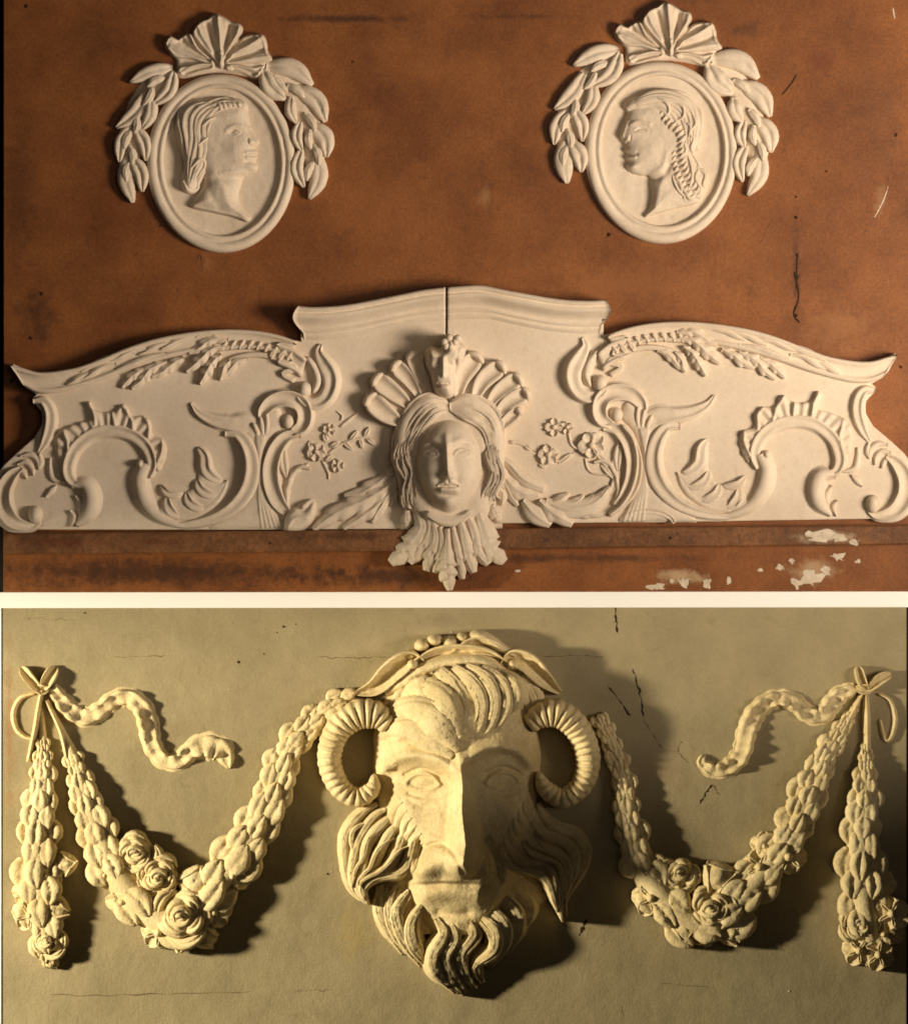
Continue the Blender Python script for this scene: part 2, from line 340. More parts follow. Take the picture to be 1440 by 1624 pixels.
# ------------------------------------------------------------------ setting: wall, boards, strip, ledge
wall = build('wall', [(-1500, -900, -32), (3000, -900, -32), (3000, 2600, -32), (-1500, 2600, -32)], [(0, 1, 2, 3)], None, DK, jit=0, smooth=False)
wall['kind'] = 'structure'

T = Thing('wooden_board', 'large reddish brown stained board behind the ivory casts, scratched and spattered with white', 'board', 720, 470, -30)
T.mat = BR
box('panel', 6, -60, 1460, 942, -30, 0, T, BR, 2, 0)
for x, y, r in ((42, 10, 5), (67, 466, 5), (50, 536, 4), (20, 604, 6), (1262, 345, 4), (1262, 312, 3), (1264, 405, 4), (1264, 440, 5), (1262, 500, 4), (1428, 582, 4), (300, 92, 2.5), (255, 358, 3), (965, 372, 5), (560, 98, 3), (1310, 272, 3), (1420, 214, 5), (52, 492, 3)):
    ball('knot_hole', x, y, r, r * .8, .8, T, n=9, m=3, material=HO, rot=r, jit=.8)
for pts, w in (([(1259, 430), (1266, 470), (1258, 498), (1268, 512)], 1.6), ([(1264, 400), (1262, 460)], 1.0), ([(1240, 150), (1256, 130), (1262, 118)], 1.2)):
    sweep('dark_scratch', pts, w, .7, T, 'round', sink=1, cap=1, material=HO, jit=.6)
for pts, w in (([(1386, 345), (1400, 318), (1408, 295)], 1.1), ([(1368, 372), (1376, 362)], 1.0), ([(311, 420), (318, 402), (322, 430)], .9), ([(140, 380), (146, 408)], .8),
               ([(1205, 388), (1222, 352)], .8), ([(410, 92), (404, 84)], .9), ([(540, 186), (525, 190)], .7), ([(720, 45), (708, 56)], .8), ([(560, 420), (575, 424)], .7), ([(1415, 12), (1418, 30)], 1.5)):
    sweep('pale_scratch', pts, [w * .6, w, w * .4], .5, T, 'round', sink=1, cap=1, material=SP if w > 1 else LG, jit=.5)

T = Thing('wooden_ledge', 'worn brown wooden batten that the broken ivory pediment stands on', 'ledge', 720, 860, 0)
T.mat = LG
plate('batten', [(10, 846), (400, 842), (800, 838), (1455, 833), (1455, 863), (1000, 868), (600, 874), (10, 879)], 0, 34, T, 2.5, smooth_curve=False, material=LG, jit=.6)
ball('nail', 1062, 853, 3, 3, 2, T, z=34, n=10, m=3, material=HO)
ball('nail', 430, 861, 2, 2, 2, T, z=34, n=10, m=3, material=HO)

def splash(x, y, rx, ry, z, th, k=17):
    a = np.sort(rng.uniform(0, 2 * math.pi, k)); r = rng.uniform(.5, 1.2, k)
    plate('paint_splash', [(x + rx * r[i] * math.cos(a[i]), y + ry * r[i] * math.sin(a[i])) for i in range(k)], z - 1, z + 1.0, th, .4, n=k * 3, material=SP, jit=.5)
for q in ((1302, 852, 26, 13), (1330, 854, 14, 8), (1352, 860, 10, 5), (1280, 846, 6, 5)): splash(*q, 34, T)
TB = bpy.data.objects['wooden_board']
class _W: pass
tb = _W(); tb.o = TB; tb.org = Vector(TB.location); tb.mat = SP
for q in ((1284, 916, 22, 12), (1262, 925, 12, 9), (1085, 925, 12, 9), (1040, 930, 16, 6), (1120, 926, 9, 9), (1236, 900, 9, 5), (1330, 882, 14, 7), (1310, 905, 9, 8), (1205, 905, 5, 4), (1155, 922, 4, 7), (1360, 890, 6, 4), (820, 905, 5, 3), (1255, 890, 5, 4), (1065, 921, 4, 4)): splash(*q, 0, tb)

T = Thing('white_strip', 'added plain white border strip that divides the brown board above from the ochre panel below', 'strip', 720, 951, -30)
box('batten', -60, 939.5, 1500, 964.5, -30, 3, T, WH, .6, -1.5)  # white border between two pictures, built as an added solid strip
box('side_border', -60, 964.6, 3, 1700, -30, 2, T, WH, .6, 0)

T = Thing('ochre_panel', 'pale ochre painted panel with fine cracks behind the horned mask and garlands', 'panel', 720, 1290, -30)
T.mat = PN
box('panel', 4, 963.5, 1437, 1700, -30, 0, T, PN, 1.5, -2.2)
CK = mat('crack_dirt', (0.10, 0.07, 0.035), (0.22, 0.17, 0.09), None, 0.9, 90, 0.2)
def crack(pts, w, h=.35):
    P = cr(pts, 15); P = P + rng.normal(0, .9, P.shape); ww = w * rng.uniform(.15, 1.3, 15); ww[0] = ww[-1] = .1
    sweep('crack', P, list(ww), h, T, 'round', sink=1, material=HO if w > 1.3 else CK, jit=.3, n=60)
for pts, w in (([(180, 1042), (225, 1041), (268, 1040)], .9), ([(80, 1577), (200, 1578), (300, 1575), (400, 1573)], 1.0), ([(465, 1572), (500, 1571), (530, 1570)], .8), ([(500, 1042), (560, 1043), (620, 1041)], .6),
               ([(860, 1041), (900, 1040), (960, 1042)], .7), ([(976, 962), (977, 985), (979, 1003)], 1.8), ([(1003, 1060), (1012, 1090), (1020, 1138)], 1.6), ([(962, 1085), (985, 1115), (1000, 1135)], 1.4),
               ([(1020, 1140), (1050, 1185), (1075, 1192)], .9), ([(1075, 1192), (1090, 1210)], .9), ([(1075, 1192), (1080, 1175)], .8), ([(918, 1484), (924, 1474), (931, 1456)], 3.0), ([(1110, 1275), (1125, 1250), (1132, 1245)], 1.6),
               ([(985, 1595), (988, 1610)], .8), ([(1130, 1245), (1140, 1260)], .8), ([(40, 980), (120, 984)], .4), ([(1040, 1560), (1130, 1566)], .4)):
    crack(pts, w)
for x, y, r in ((379, 1050, 4), (450, 994, 3), (470, 990, 2), (419, 1037, 2), (440, 1003, 2), (135, 972, 2), (520, 1386, 3)):
    ball('dark_chip', x, y, r, r * .8, .8, T, n=9, m=3, material=HO, jit=.6)
for x, y, r in ((363, 1093, 2.2), (1251, 1572, 2.6), (716, 1002, 3), (526, 1382, 2)):
    ball('pale_chip', x, y, r, r * .8, .8, T, n=9, m=3, material=SP, jit=.6)

# ------------------------------------------------------------------ medallions
def ellipse_frame(th, cx, cy, a, b, a2, b2, c2x, c2y, tilt, z=0):
    n = 96; prof = [(0, -4), (.02, 7), (.08, 12.5), (.2, 15.5), (.38, 16.5), (.52, 15), (.6, 12.6), (.66, 12.8), (.76, 15), (.86, 15.5), (.94, 13), (.985, 8), (1, 3)]
    V = []; m = len(prof)
    for i in range(n):
        t = 2 * math.pi * i / n
        for v, q in prof:
            A = a * (1 - v) + a2 * v; B = b * (1 - v) + b2 * v; X = cx * (1 - v) + c2x * v; Y = cy * (1 - v) + c2y * v
            px, py = A * math.cos(t), B * math.sin(t)
            V.append((X + px * math.cos(tilt) - py * math.sin(tilt), Y + px * math.sin(tilt) + py * math.cos(tilt), z + q))
    F = [(i * m + j, i * m + j + 1, ((i + 1) % n) * m + j + 1, ((i + 1) % n) * m + j) for i in range(n) for j in range(m - 1)]
    build('oval_frame', V, F, th, jit=.5)
    f = Field(c2x - a2 - 4, c2y - b2 - 4, c2x + a2 + 4, c2y + b2 + 4, 2.4)
    r = np.hypot((f.X - c2x) / (a2 + 3), (f.Y - c2y) / (b2 + 3))
    f.h = np.where(r < 1.03, 4.5 + 2.0 * np.clip(r, 0, 1) ** 3, -9)
    f.out('oval_field', th, z)

def medallion(f, leaves_l, leaves_r, crest, portrait, label):
    """f maps traced points to the wall"""
    c = f(690, 880)
    th = Thing('medallion', label, 'medallion', c[0], c[1], 0, 'oval portrait medallions')
    # backing under the leaf swags
    for pts in leaves_l[1], leaves_r[1]:
        sweep('stem', f(pts), [10, 15, 15, 14, 7], 7, th, 'round', sink=4, cap=1, soft=True)
    for side in (leaves_l, leaves_r):
        for i, (b, t, hw, bend) in enumerate(side[0]):
            leaf('leaf', f(*b), f(*t), hw * 1.06 / f.s, 11 + 2.5 * (i % 2), th, z=2.5 + (i % 2) * 2, bend=bend * 1.3, lift=3, sink=9, prof='leaf' if i % 3 else 'sleaf', jit=1.3)
        P = cr(side[1], 9)
        for i in (1, 2, 4, 5, 6, 7):
            d_ = P[min(8, i + 1)] - P[i - 1]; d_ /= np.linalg.norm(d_); q_ = np.array([-d_[1], d_[0]]) * (14 if i % 2 else -14)
            leaf('leaf', f(*(P[i] - d_ * 20)), f(*(P[i] + d_ * 95 + q_ * 1.6)), 26 / f.s, 7, th, z=10, bend=.1 if i % 2 else -.1, lift=2, sink=9, prof='leafr', jit=1.1)
    crest(f, th)
    return th

def crest(f, th, dx, dy):
    g = lambda pts: f([(x + dx, y + dy) for x, y in pts])
    def lobe(out, H, edge, ridges, grooves, z=2):
        P = np.array(g(out)); F = Field(P[:, 0].min() - 5, P[:, 1].min() - 5, P[:, 0].max() + 5, P[:, 1].max() + 5, 1.1)
        d = F.poly(g(out), H, edge); q_ = g([(690, 340)])[0]; an = np.arctan2(F.Y - q_[1], F.X - q_[0])
        F.h += (d > 0) * (4.2 * np.exp(-((d - 3.2) / 2.4) ** 2) + 1.8 * np.sin(an * 17 + H) * np.clip(1 - d / 16, 0, 1))
        for pts, w, a in ridges: F.line(g(pts), w, a)
        for pts, w, a in grooves: F.line(g(pts), w, a)
        F.out('crest_lobe', th, z)
    B_ = np.array(g([(365, 30), (990, 420)])); F = Field(B_[0, 0], B_[0, 1], B_[1, 0], B_[1, 1], 1.5)
    F.poly(g([(440, 395), (430, 310), (400, 250), (420, 200), (500, 190), (560, 160), (600, 110), (680, 90), (770, 130), (800, 190), (880, 190), (925, 220), (935, 270), (960, 315), (920, 390), (890, 410), (680, 380), (500, 410)]), 8, 8); F.out('crest_base', th, 0)
    lobe([(660, 330), (600, 270), (555, 215), (525, 165), (535, 125), (565, 90), (610, 72), (650, 42), (690, 55), (740, 85), (800, 108), (808, 150), (770, 210), (730, 270), (700, 335)], 15, 9,
         [([(690, 330), (685, 200), (672, 70)], 4, 7), ([(640, 260), (585, 180), (560, 120)], 3, 4), ([(735, 250), (775, 180), (790, 130)], 3, 4)],
         [([(670, 280), (640, 200), (610, 110)], 4.5, -8), ([(705, 270), (725, 200), (735, 120)], 4.5, -8)])
    lobe([(665, 335), (600, 330), (520, 310), (430, 300), (385, 258), (365, 215), (395, 172), (440, 186), (495, 155), (530, 172), (560, 235), (610, 280)], 14, 9,
         [([(640, 310), (560, 250), (515, 170)], 3, 5), ([(640, 325), (520, 285), (400, 235)], 3.5, 4)],
         [([(620, 305), (520, 245), (445, 200)], 5, -8), ([(470, 190), (480, 215)], 3, -4)])
    lobe([(705, 335), (740, 280), (780, 215), (830, 170), (915, 160), (945, 200), (955, 262), (985, 310), (930, 330), (850, 335), (770, 340)], 13, 9,
         [([(720, 310), (780, 260), (830, 240), (925, 180)], 3, 5), ([(730, 330), (840, 310), (960, 290)], 3, 3)],
         [([(740, 310), (830, 280), (930, 245)], 5, -7), ([(760, 270), (810, 210), (870, 180)], 4, -5)])
    lobe([(440, 390), (450, 350), (510, 335), (600, 318), (660, 330), (640, 365), (570, 385), (490, 405)], 11, 6, [([(460, 385), (540, 345), (640, 335)], 2.5, 4)], [([(480, 392), (560, 365), (630, 350)], 2.5, -5)])
    lobe([(720, 335), (790, 330), (870, 345), (940, 335), (920, 390), (885, 415), (800, 385), (720, 370)], 10, 6, [([(740, 340), (830, 350), (900, 380)], 2.5, 4)], [([(760, 360), (820, 372), (870, 395)], 2.5, -5)])
    ball('crest_bud', *g([(690, 325)])[0], 6, 11, 22, th, z=2)
    ball('crest_bud', *g([(690, 270)])[0], 5, 8, 19, th, z=4)

def strand(th, parent, f, pts, w=2.2, h=3, z=0, **kw):
    G_ = kw.pop('surf', None)
    if G_: pts = [(x, y, G_[0].at(*f(x, y)) + G_[1]) for x, y in pts]; z = 0
    sweep('hair_lock', f(pts), [w * .5, w, w, w * .3], [h * .6, h, h, h * .5], th, kw.pop('prof', 'round'), z=z, sink=3, parent=parent, n=max(10, len(pts) * 4), **kw)

# --- medallion with the head looking right
LL = ([((415, 350), (168, 435), 42, .05), ((420, 375), (302, 565), 42, -.12), ((275, 478), (92, 695), 48, -.08), ((290, 520), (238, 705), 40, -.1), ((190, 680), (108, 892), 42, .1), ((190, 690), (262, 885), 40, -.1), ((165, 850), (185, 1122), 50, .08), ((170, 860), (240, 1060), 44, -.1)], [(430, 370), (290, 480), (195, 660), (165, 860), (180, 1000)])
LR = ([((945, 345), (1210, 450), 56, -.12), ((930, 365), (1055, 535), 52, .1), ((1115, 470), (1284, 662), 56, -.12), ((1090, 520), (1118, 672), 34, .1), ((1195, 675), (1292, 862), 54, -.14), ((1140, 660), (1150, 830), 34, .12), ((1235, 840), (1190, 1102), 50, -.1), ((1145, 820), (1160, 1035), 40, .12)], [(930, 360), (1090, 480), (1180, 660), (1220, 850), (1190, 1000)])
TH = medallion(fA, LL, LR, lambda f, th: crest(f, th, 0, 0), None, 'oval ivory medallion with a head looking right, on the left of the board')
c = fA(689, 898); c2 = fA(693, 890)
ellipse_frame(TH, c[0], c[1], 118, 142, 92, 116, c2[0], c2[1], math.radians(-2.5))
F = Field(*fA(420, 500), *fA(930, 1260), .9)
face = fA([(800, 560), (832, 590), (846, 640), (858, 690), (866, 710), (885, 740), (908, 772), (896, 798), (880, 812), (898, 838), (887, 853), (893, 868), (880, 888), (897, 914), (888, 942), (850, 958), (815, 985), (800, 1030), (786, 1070), (790, 1115), (822, 1165), (862, 1210), (832, 1234), (755, 1206), (640, 1182), (520, 1150), (545, 1090), (590, 1010), (560, 900), (540, 700), (600, 580), (700, 545)])
F.poly(face, 19, 26)
F.line(fA([(720, 715), (760, 690), (810, 690), (850, 700)]), 3, 2.2)             # brow
F.dot(*fA(765, 722), 11, 6, -4.5); F.dot(*fA(772, 726), 5.5, 3.2, 3.6)
F.line(fA([(728, 722), (762, 702), (800, 722)]), 1.2, 1.6); F.line(fA([(735, 738), (770, 744), (798, 730)]), 1.0, 1.0)
F.line(fA([(858, 700), (880, 745), (896, 778)]), 3.0, 3.2); F.dot(*fA(862, 782), 4, 4, 3.4); F.line(fA([(842, 760), (846, 790), (868, 806)]), 1.3, -2.2)
F.line(fA([(826, 854), (852, 853), (888, 854)]), 1.3, -3.4); F.line(fA([(835, 838), (870, 834), (893, 840)]), 2, 2); F.line(fA([(838, 872), (870, 872), (888, 868)]), 2.2, 2.2)
F.dot(*fA(860, 920), 8, 7, 2.6); F.dot(*fA(770, 830), 16, 14, 3.0); F.dot(*fA(845, 892), 5, 3.5, -2.2)
F.line(fA([(690, 960), (760, 950), (830, 952)]), 4, 1.5); F.line(fA([(660, 985), (740, 985), (810, 985)]), 6, -2.6)     # jaw and under jaw
F.line(fA([(650, 960), (700, 1040), (740, 1140)]), 7, 2.2); F.line(fA([(610, 1010), (640, 1090), (680, 1150)]), 6, -1.4)
F.line(fA([(530, 1146), (650, 1172), (760, 1198), (840, 1228)]), 2.4, 2.5)
portrait = F.out('portrait', TH, 5)
G = Field(*fA(400, 500), *fA(850, 1100), 1.0)
G.poly(fA([(428, 690), (445, 610), (490, 570), (560, 535), (640, 528), (740, 528), (808, 538), (832, 566), (826, 600), (775, 598), (705, 622), (676, 660), (662, 705), (640, 745), (642, 800), (622, 880), (600, 960), (560, 1030), (520, 1075), (470, 1045), (462, 985), (482, 900), (450, 800)]), 17, 18)
hair = G.out('hair', TH, 7.5, parent=portrait)
fan('hair_lock', fA, [(600, 540), (500, 575), (452, 660), (458, 800), (490, 900), (478, 1000)], [(690, 605), (672, 670), (645, 750), (640, 850), (590, 960), (545, 1055)], 8, 3.3, (4.5, 4.5), (0, 0), TH, wave=16, parent=hair, surf=(G, 5.6), prof='lock')
fan('hair_lock', fA, [(600, 560), (660, 535), (740, 532), (815, 548)], [(640, 620), (690, 600), (750, 585), (815, 590)], 4, 2.4, (4, 4), (0, 0), TH, wave=4, parent=hair, surf=(G, 5.8), prof='round')
for pts in ([(585, 690), (630, 650), (668, 650), (676, 690), (640, 720)], [(560, 800), (610, 760), (640, 770), (630, 820)], [(520, 930), (570, 880), (600, 900), (580, 960)], [(475, 1000), (500, 1050), (550, 1050), (560, 1000)]):
    strand(TH, hair, fA, pts, 2.8, 5, surf=(G, 7.5), soft=True)
for x in (690, 718, 746, 774, 802, 828):
    strand(TH, hair, fA, [(x - 34, 548), (x - 6, 572), (x - 2, 600), (x - 16, 622)], 3.2, 4.2, surf=(G, 6.5), soft=True)

# --- medallion with the head looking left
ML = ([((440, 285), (175, 375), 50, .06), ((440, 305), (285, 495), 48, -.12), ((240, 420), (68, 625), 50, -.06), ((290, 480), (228, 655), 42, -.1), ((150, 630), (66, 828), 44, .1), ((165, 620), (228, 810), 42, -.1), ((140, 800), (140, 1048), 58, .06), ((155, 810), (222, 985), 50, -.1)], [(440, 320), (270, 450), (165, 620), (140, 800), (145, 950)])
MR = ([((965, 340), (1232, 450), 60, -.14), ((945, 370), (1085, 540), 58, .1), ((1130, 480), (1298, 668), 58, -.12), ((1090, 560), (1140, 700), 44, .1), ((1210, 680), (1304, 872), 52, -.14), ((1150, 690), (1150, 850), 36, .12), ((1240, 850), (1170, 1118), 48, -.1), ((1160, 830), (1140, 1040), 40, .12)], [(950, 360), (1110, 490), (1190, 670), (1230, 860), (1180, 1010)])
TH = medallion(fB, ML, MR, lambda f, th: crest(f, th, 40, -33), None, 'oval ivory medallion with a braided head looking left, on the right of the board')
c = fB(676, 872); c2 = fB(684, 862)
ellipse_frame(TH, c[0], c[1], 121, 145, 96, 118.5, c2[0], c2[1], math.radians(-2.5))
F = Field(*fB(420, 520), *fB(960, 1270), .9)
F.poly(fB([(490, 620), (480, 650), (466, 700), (450, 745), (440, 785), (452, 812), (472, 838), (464, 862), (478, 882), (474, 908), (490, 930), (478, 955), (500, 985), (555, 1003), (600, 1008), (612, 1045), (622, 1120), (612, 1180), (580, 1242), (640, 1226), (760, 1192), (880, 1162), (920, 1080), (880, 900), (800, 640), (650, 570), (540, 590)]), 19, 26)
F.line(fB([(500, 715), (545, 698), (610, 715)]), 3, 2.2); F.dot(*fB(560, 745), 11, 5, -4.5); F.dot(*fB(560, 752), 6, 3.2, 3.4)
F.line(fB([(522, 745), (560, 728), (600, 748)]), 1.2, 1.4); F.line(fB([(525, 760), (560, 768), (598, 756)]), 1, 1)
F.line(fB([(480, 700), (462, 750), (452, 785)]), 3, 3.2); F.dot(*fB(482, 800), 4, 4, 3); F.line(fB([(502, 780), (498, 805), (478, 820)]), 1.3, -2)
F.line(fB([(540, 888), (510, 886), (474, 886)]), 1.3, -3.4); F.line(fB([(525, 870), (490, 866), (468, 866)]), 2, 2); F.line(fB([(525, 906), (495, 908), (478, 906)]), 2.2, 2.2)
F.dot(*fB(510, 955), 8, 7, 2.4); F.dot(*fB(610, 870), 17, 16, 3.5); F.line(fB([(520, 990), (600, 998), (680, 960), (705, 880)]), 4, 1.5); F.line(fB([(610, 1030), (680, 1010), (720, 950)]), 5, -4)
F.line(fB([(690, 1000), (660, 1100), (640, 1180)]), 5, 2); F.line(fB([(590, 1236), (680, 1208), (800, 1176), (880, 1150)]), 2.4, 2.4)
portrait = F.out('portrait', TH, 5)
G = Field(*fB(420, 480), *fB(980, 1220), 1.0)
G.poly(fB([(478, 640), (465, 600), (505, 562), (575, 540), (625, 518), (700, 520), (780, 530), (850, 570), (892, 640), (912, 720), (902, 800), (872, 880), (905, 955), (945, 1000), (942, 1080), (882, 1155), (800, 1172), (740, 1120), (712, 1040), (720, 960), (712, 880), (735, 800), (700, 760), (660, 705), (640, 645), (590, 628), (535, 645)]), 17, 18)
hair = G.out('hair', TH, 7, parent=portrait)
fan('hair_lock', fB, [(478, 618), (560, 545), (660, 520), (790, 545), (890, 640), (895, 800), (872, 880)], [(500, 645), (570, 615), (650, 630), (710, 680), (760, 740), (790, 800), (800, 850)], 8, 3.2, (4.5, 4.5), (0, 0), TH, wave=13, parent=hair, surf=(G, 5.2), prof='lock')
for pts in ([(640, 560), (700, 590), (720, 640), (690, 670)], [(760, 590), (800, 620), (800, 670), (770, 690)], [(850, 650), (870, 710), (840, 760), (860, 800)], [(810, 700), (840, 730), (830, 790)]):
    strand(TH, hair, fB, pts, 2.7, 5, surf=(G, 7), soft=True)
for k in range(8):                                           # rope braid from brow to neck
    t = k / 7; C = cr([(640, 640), (690, 700), (750, 740), (790, 800)], 8)[k]
    strand(TH, hair, fB, [(C[0] - 28, C[1] + 22), (C[0], C[1] + 4), (C[0] + 28, C[1] - 26)], 3.4, 5.5, surf=(G, 7), soft=True)
for k in range(11):
    C = cr([(740, 830), (750, 930), (790, 1020), (850, 1110)], 11)[k]
    strand(TH, hair, fB, [(C[0] - 38, C[1] + 6), (C[0] - 8, C[1] + 26), (C[0] + 16, C[1] + 2)], 3.2, 5, surf=(G, 6.5), soft=True)
    strand(TH, hair, fB, [(C[0] + 12, C[1] + 14), (C[0] + 44, C[1] + 10), (C[0] + 62, C[1] - 24)], 3.2, 5, surf=(G, 6.5), soft=True)
for pts, w in (([(850, 880), (890, 950), (870, 1020), (900, 1090), (850, 1150)], 4), ([(880, 960), (925, 1000), (915, 1060), (930, 1100)], 4), ([(830, 900), (850, 980), (840, 1060), (800, 1140)], 4), ([(760, 1010), (790, 1080), (770, 1130)], 4), ([(730, 940), (745, 1030), (780, 1100), (840, 1150)], 3.5), ([(860, 800), (845, 850), (870, 900)], 3), ([(800, 810), (815, 860), (800, 900)], 3)):
    strand(TH, hair, fB, pts, w * .8, 5.5, surf=(G, 6), soft=True)

# ------------------------------------------------------------------ the broken pediment (two mirrored halves)
PZ = 20
def mirror_map(p): return (1441 - 1.015 * p[0], p[1] - 18 + .016 * p[0])
def half(right):
    M = (lambda pts: [mirror_map(p) + tuple(p[2:]) for p in pts]) if right else (lambda pts: [tuple(p) for p in pts])
    c = lambda *p: M(fC(list(p))); d = lambda *p: M(fD(list(p)))
    th = Thing('pediment_half', ('right half of the broken ivory pediment, brightly lit, small flowers beside the woman\'s cheek' if right else 'left half of the broken ivory pediment, in dimmer light, small flowers beside the woman\'s cheek'), 'pediment', 1080 if right else 354, 838, 0, 'halves of the broken pediment')
    mid = mirror_map((708, 0))[0] if right else 708
    MX = 722 if right else 707.2
    edge = fC([(180, 558), (160, 575), (165, 595), (205, 640), (212, 690), (172, 760), (100, 822), (30, 888), (2, 925), (-8, 1000), (-6, 1100), (10, 1185)])
    out = M(fC([(70, 414), (100, 428), (180, 452), (260, 450), (380, 427), (500, 382), (620, 332), (750, 292), (900, 264), (1050, 250), (1200, 254), (1330, 277), (1400, 300)]) + fD([(250, 385), (300, 395), (300, 300), (300, 200), (380, 187), (500, 182), (620, 167), (750, 142), (900, 112), (1050, 82)]))
    x_mid = 709.5 if right else 706.5
    out += [(x_mid, 458), (x_mid, 560), (x_mid, 700), (x_mid, 830.5 if right else 838.5)]
    out += M([(400, 840), (60, 840), (10, 838)] + edge[::-1] + fC([(130, 530), (100, 500), (85, 470), (62, 432)]))
    plate('panel', out, 0, PZ, th, 2, smooth_curve=False, jit=.3)
    # top cornice
    A = M(fD([(295, 180), (380, 185), (500, 180), (620, 165), (750, 140), (900, 110), (1050, 80)])) + [(x_mid, 456.5)]
    B = M(fD([(325, 396), (420, 398), (550, 388), (700, 364), (850, 330), (1000, 298)])) + [(x_mid, 511)]
    sg = 1 if right else -1
    loft('cornice', A, B, [(0, 0), (.01, 30), (.05, 36), (.13, 37), (.15, 31), (.2, 30), (.22, 33), (.3, 33), (.36, 29), (.46, 20), (.56, 14), (.64, 13), (.67, 15.5), (.72, 15.5), (.74, 10), (.8, 9), (.82, 10.5), (.88, 10), (.9, 5), (.95, 5), (1, 0)], th, PZ - 4, 60, sink=12,
         start=lambda v: (sg * 13 * math.sin(math.pi * min(1, v * 1.25 + .05)) ** 1.2 * (1 if v < .76 else .4), 0), jit=.25)
    # swept band of the wing
    A = c((58, 420), (100, 428), (180, 450), (260, 448), (380, 425), (500, 380), (620, 330), (750, 290), (900, 262), (1050, 248), (1200, 252), (1330, 275), (1420, 312)) + d((150, 395), (260, 440), (340, 500))
    B = c((130, 530), (185, 560), (260, 562), (330, 548), (480, 503), (620, 452), (760, 408), (900, 375), (1050, 362), (1200, 352), (1330, 378), (1400, 425)) + d((150, 545), (230, 580), (300, 625))
    loft('moulding', A, B, [(0, 0), (.02, 10), (.08, 14), (.16, 14), (.22, 10), (.3, 8), (.45, 6.5), (.62, 6), (.7, 7), (.74, 10.5), (.82, 11), (.88, 8), (.92, 5), (1, 0)], th, PZ, 80, sink=20, jit=.3)
    # gadroons of the band
    ga = cr(c((1085, 305), (1150, 300), (1230, 305), (1320, 325), (1400, 355)) + d((130, 430), (205, 465)), 13)
    gb = cr(c((1060, 350), (1130, 345), (1220, 348), (1300, 370), (1370, 400)) + d((90, 490), (165, 522)), 13)
    for a, b in zip(ga, gb):
        sweep('gadroon', [a, (a + b) / 2 + np.array([-1 if not right else 1, 0]), b], [2.8, 3.8, 3.0], 6.5, th, 'round', z=PZ + 5.5, cap=1, n=13, sink=4, jit=.15)
    sweep('rib', c((1045, 425), (1100, 392), (1180, 372), (1260, 372), (1340, 395), (1410, 435)) + d((190, 590), (260, 640)), [2, 4, 4.5, 4.5, 3.5], [5, 8, 8, 7], th, 'flat', z=PZ, sink=4)
    # volute at the end of the band
    sweep('volute', d((425, 412), (408, 460), (440, 530), (478, 600), (480, 680), (440, 750), (370, 775), (310, 745), (285, 690)), [2, 7, 11, 12, 11, 10, 9, 7, 5], [6, 12, 17, 18, 17, 15, 13, 11], th, 'scroll', z=PZ, mirror=right)
    p = d((322, 690))[0]; ball('volute_eye', p[0], p[1], 13, 14, 20, th, z=PZ)
    sweep('curl', d((335, 490), (385, 560), (405, 640), (375, 715)), [4, 7, 7, 4], 13, th, 'round', z=PZ, cap=1, soft=True)
    # acanthus on the band
    for pts, w, h, lb in ((fC([(1090, 300), (1010, 300), (950, 340), (900, 360)]), [4, 9, 10, 4], 14, 3), (fC([(1080, 330), (1010, 345), (950, 400), (890, 450)]), [4, 9, 11, 4], 15, 4), (fC([(1060, 370), (1020, 400), (985, 455), (955, 510)]), [4, 9, 10, 3], 14, 4),
                          (fC([(1100, 395), (1070, 430), (1060, 470), (1050, 490)]), [4, 9, 8, 3], 12, 2), (fC([(1180, 385), (1130, 405), (1090, 450), (1060, 480)]), [3, 8, 8, 3], 10, 2),
                          (fC([(880, 385), (830, 410), (780, 450), (725, 475)]), [4, 8, 9, 3], 11, 3), (fC([(800, 400), (720, 440), (680, 490), (630, 530)]), [3, 9, 9, 3], 11, 4), (fC([(700, 430), (650, 460), (615, 490), (585, 525)]), [3, 7, 8, 3], 9, 3)):
        sweep('acanthus_leaf', M(pts), w, [h * .8, h, h * .9, h * .6], th, 'leafr', z=PZ + 2, lobes=lb, sink=8)
    for pts in (fC([(940, 285), (860, 300), (800, 330), (770, 345)]), fC([(840, 300), (760, 325), (700, 355), (665, 372)]), fC([(720, 340), (640, 350), (570, 385), (530, 400)]), fC([(640, 360), (540, 385), (450, 420), (390, 452)]), fC([(800, 365), (720, 380), (640, 410), (560, 440)]), fC([(560, 415), (500, 425), (430, 470), (385, 490)]), fC([(450, 455), (400, 470), (350, 500), (325, 512)])):
        sweep('reed_leaf', M(pts), [2, 4, 4.6, 1], [3, 6, 7, 4], th, 'leafr', z=PZ + 7, sink=5)
    # lower middle: the trunk between two scrolls with a horn-shaped spur
    sweep('spur', c((915, 600), (950, 645), (1020, 680), (1100, 695), (1180, 700), (1240, 720)), [1.5, 6, 9, 11, 14, 10], [5, 9, 10, 11, 9, 5], th, 'scroll', z=PZ, mirror=not right)
    F = Field(*(min(q) for q in zip(*c((960, 600), (1385, 1199)))), *(max(q) for q in zip(*c((960, 600), (1385, 1199)))), 1.6)
    F.poly(c((1130, 690), (1200, 690), (1270, 640), (1330, 620), (1350, 700), (1300, 760), (1270, 850), (1262, 950), (1290, 1060), (1330, 1140), (1360, 1195), (1200, 1195), (1000, 1195), (1100, 1120), (1180, 1040), (1215, 930), (1200, 820), (1150, 740)), 8, 14)
    for k in range(5):
        F.line(c((1225 + k * 9, 760), (1228 + k * 5, 900), (1235 + k * 12, 1050), (1250 + k * 22, 1190)), 2, 2.2)
    F.out('fluted_trunk', th, PZ - 1)
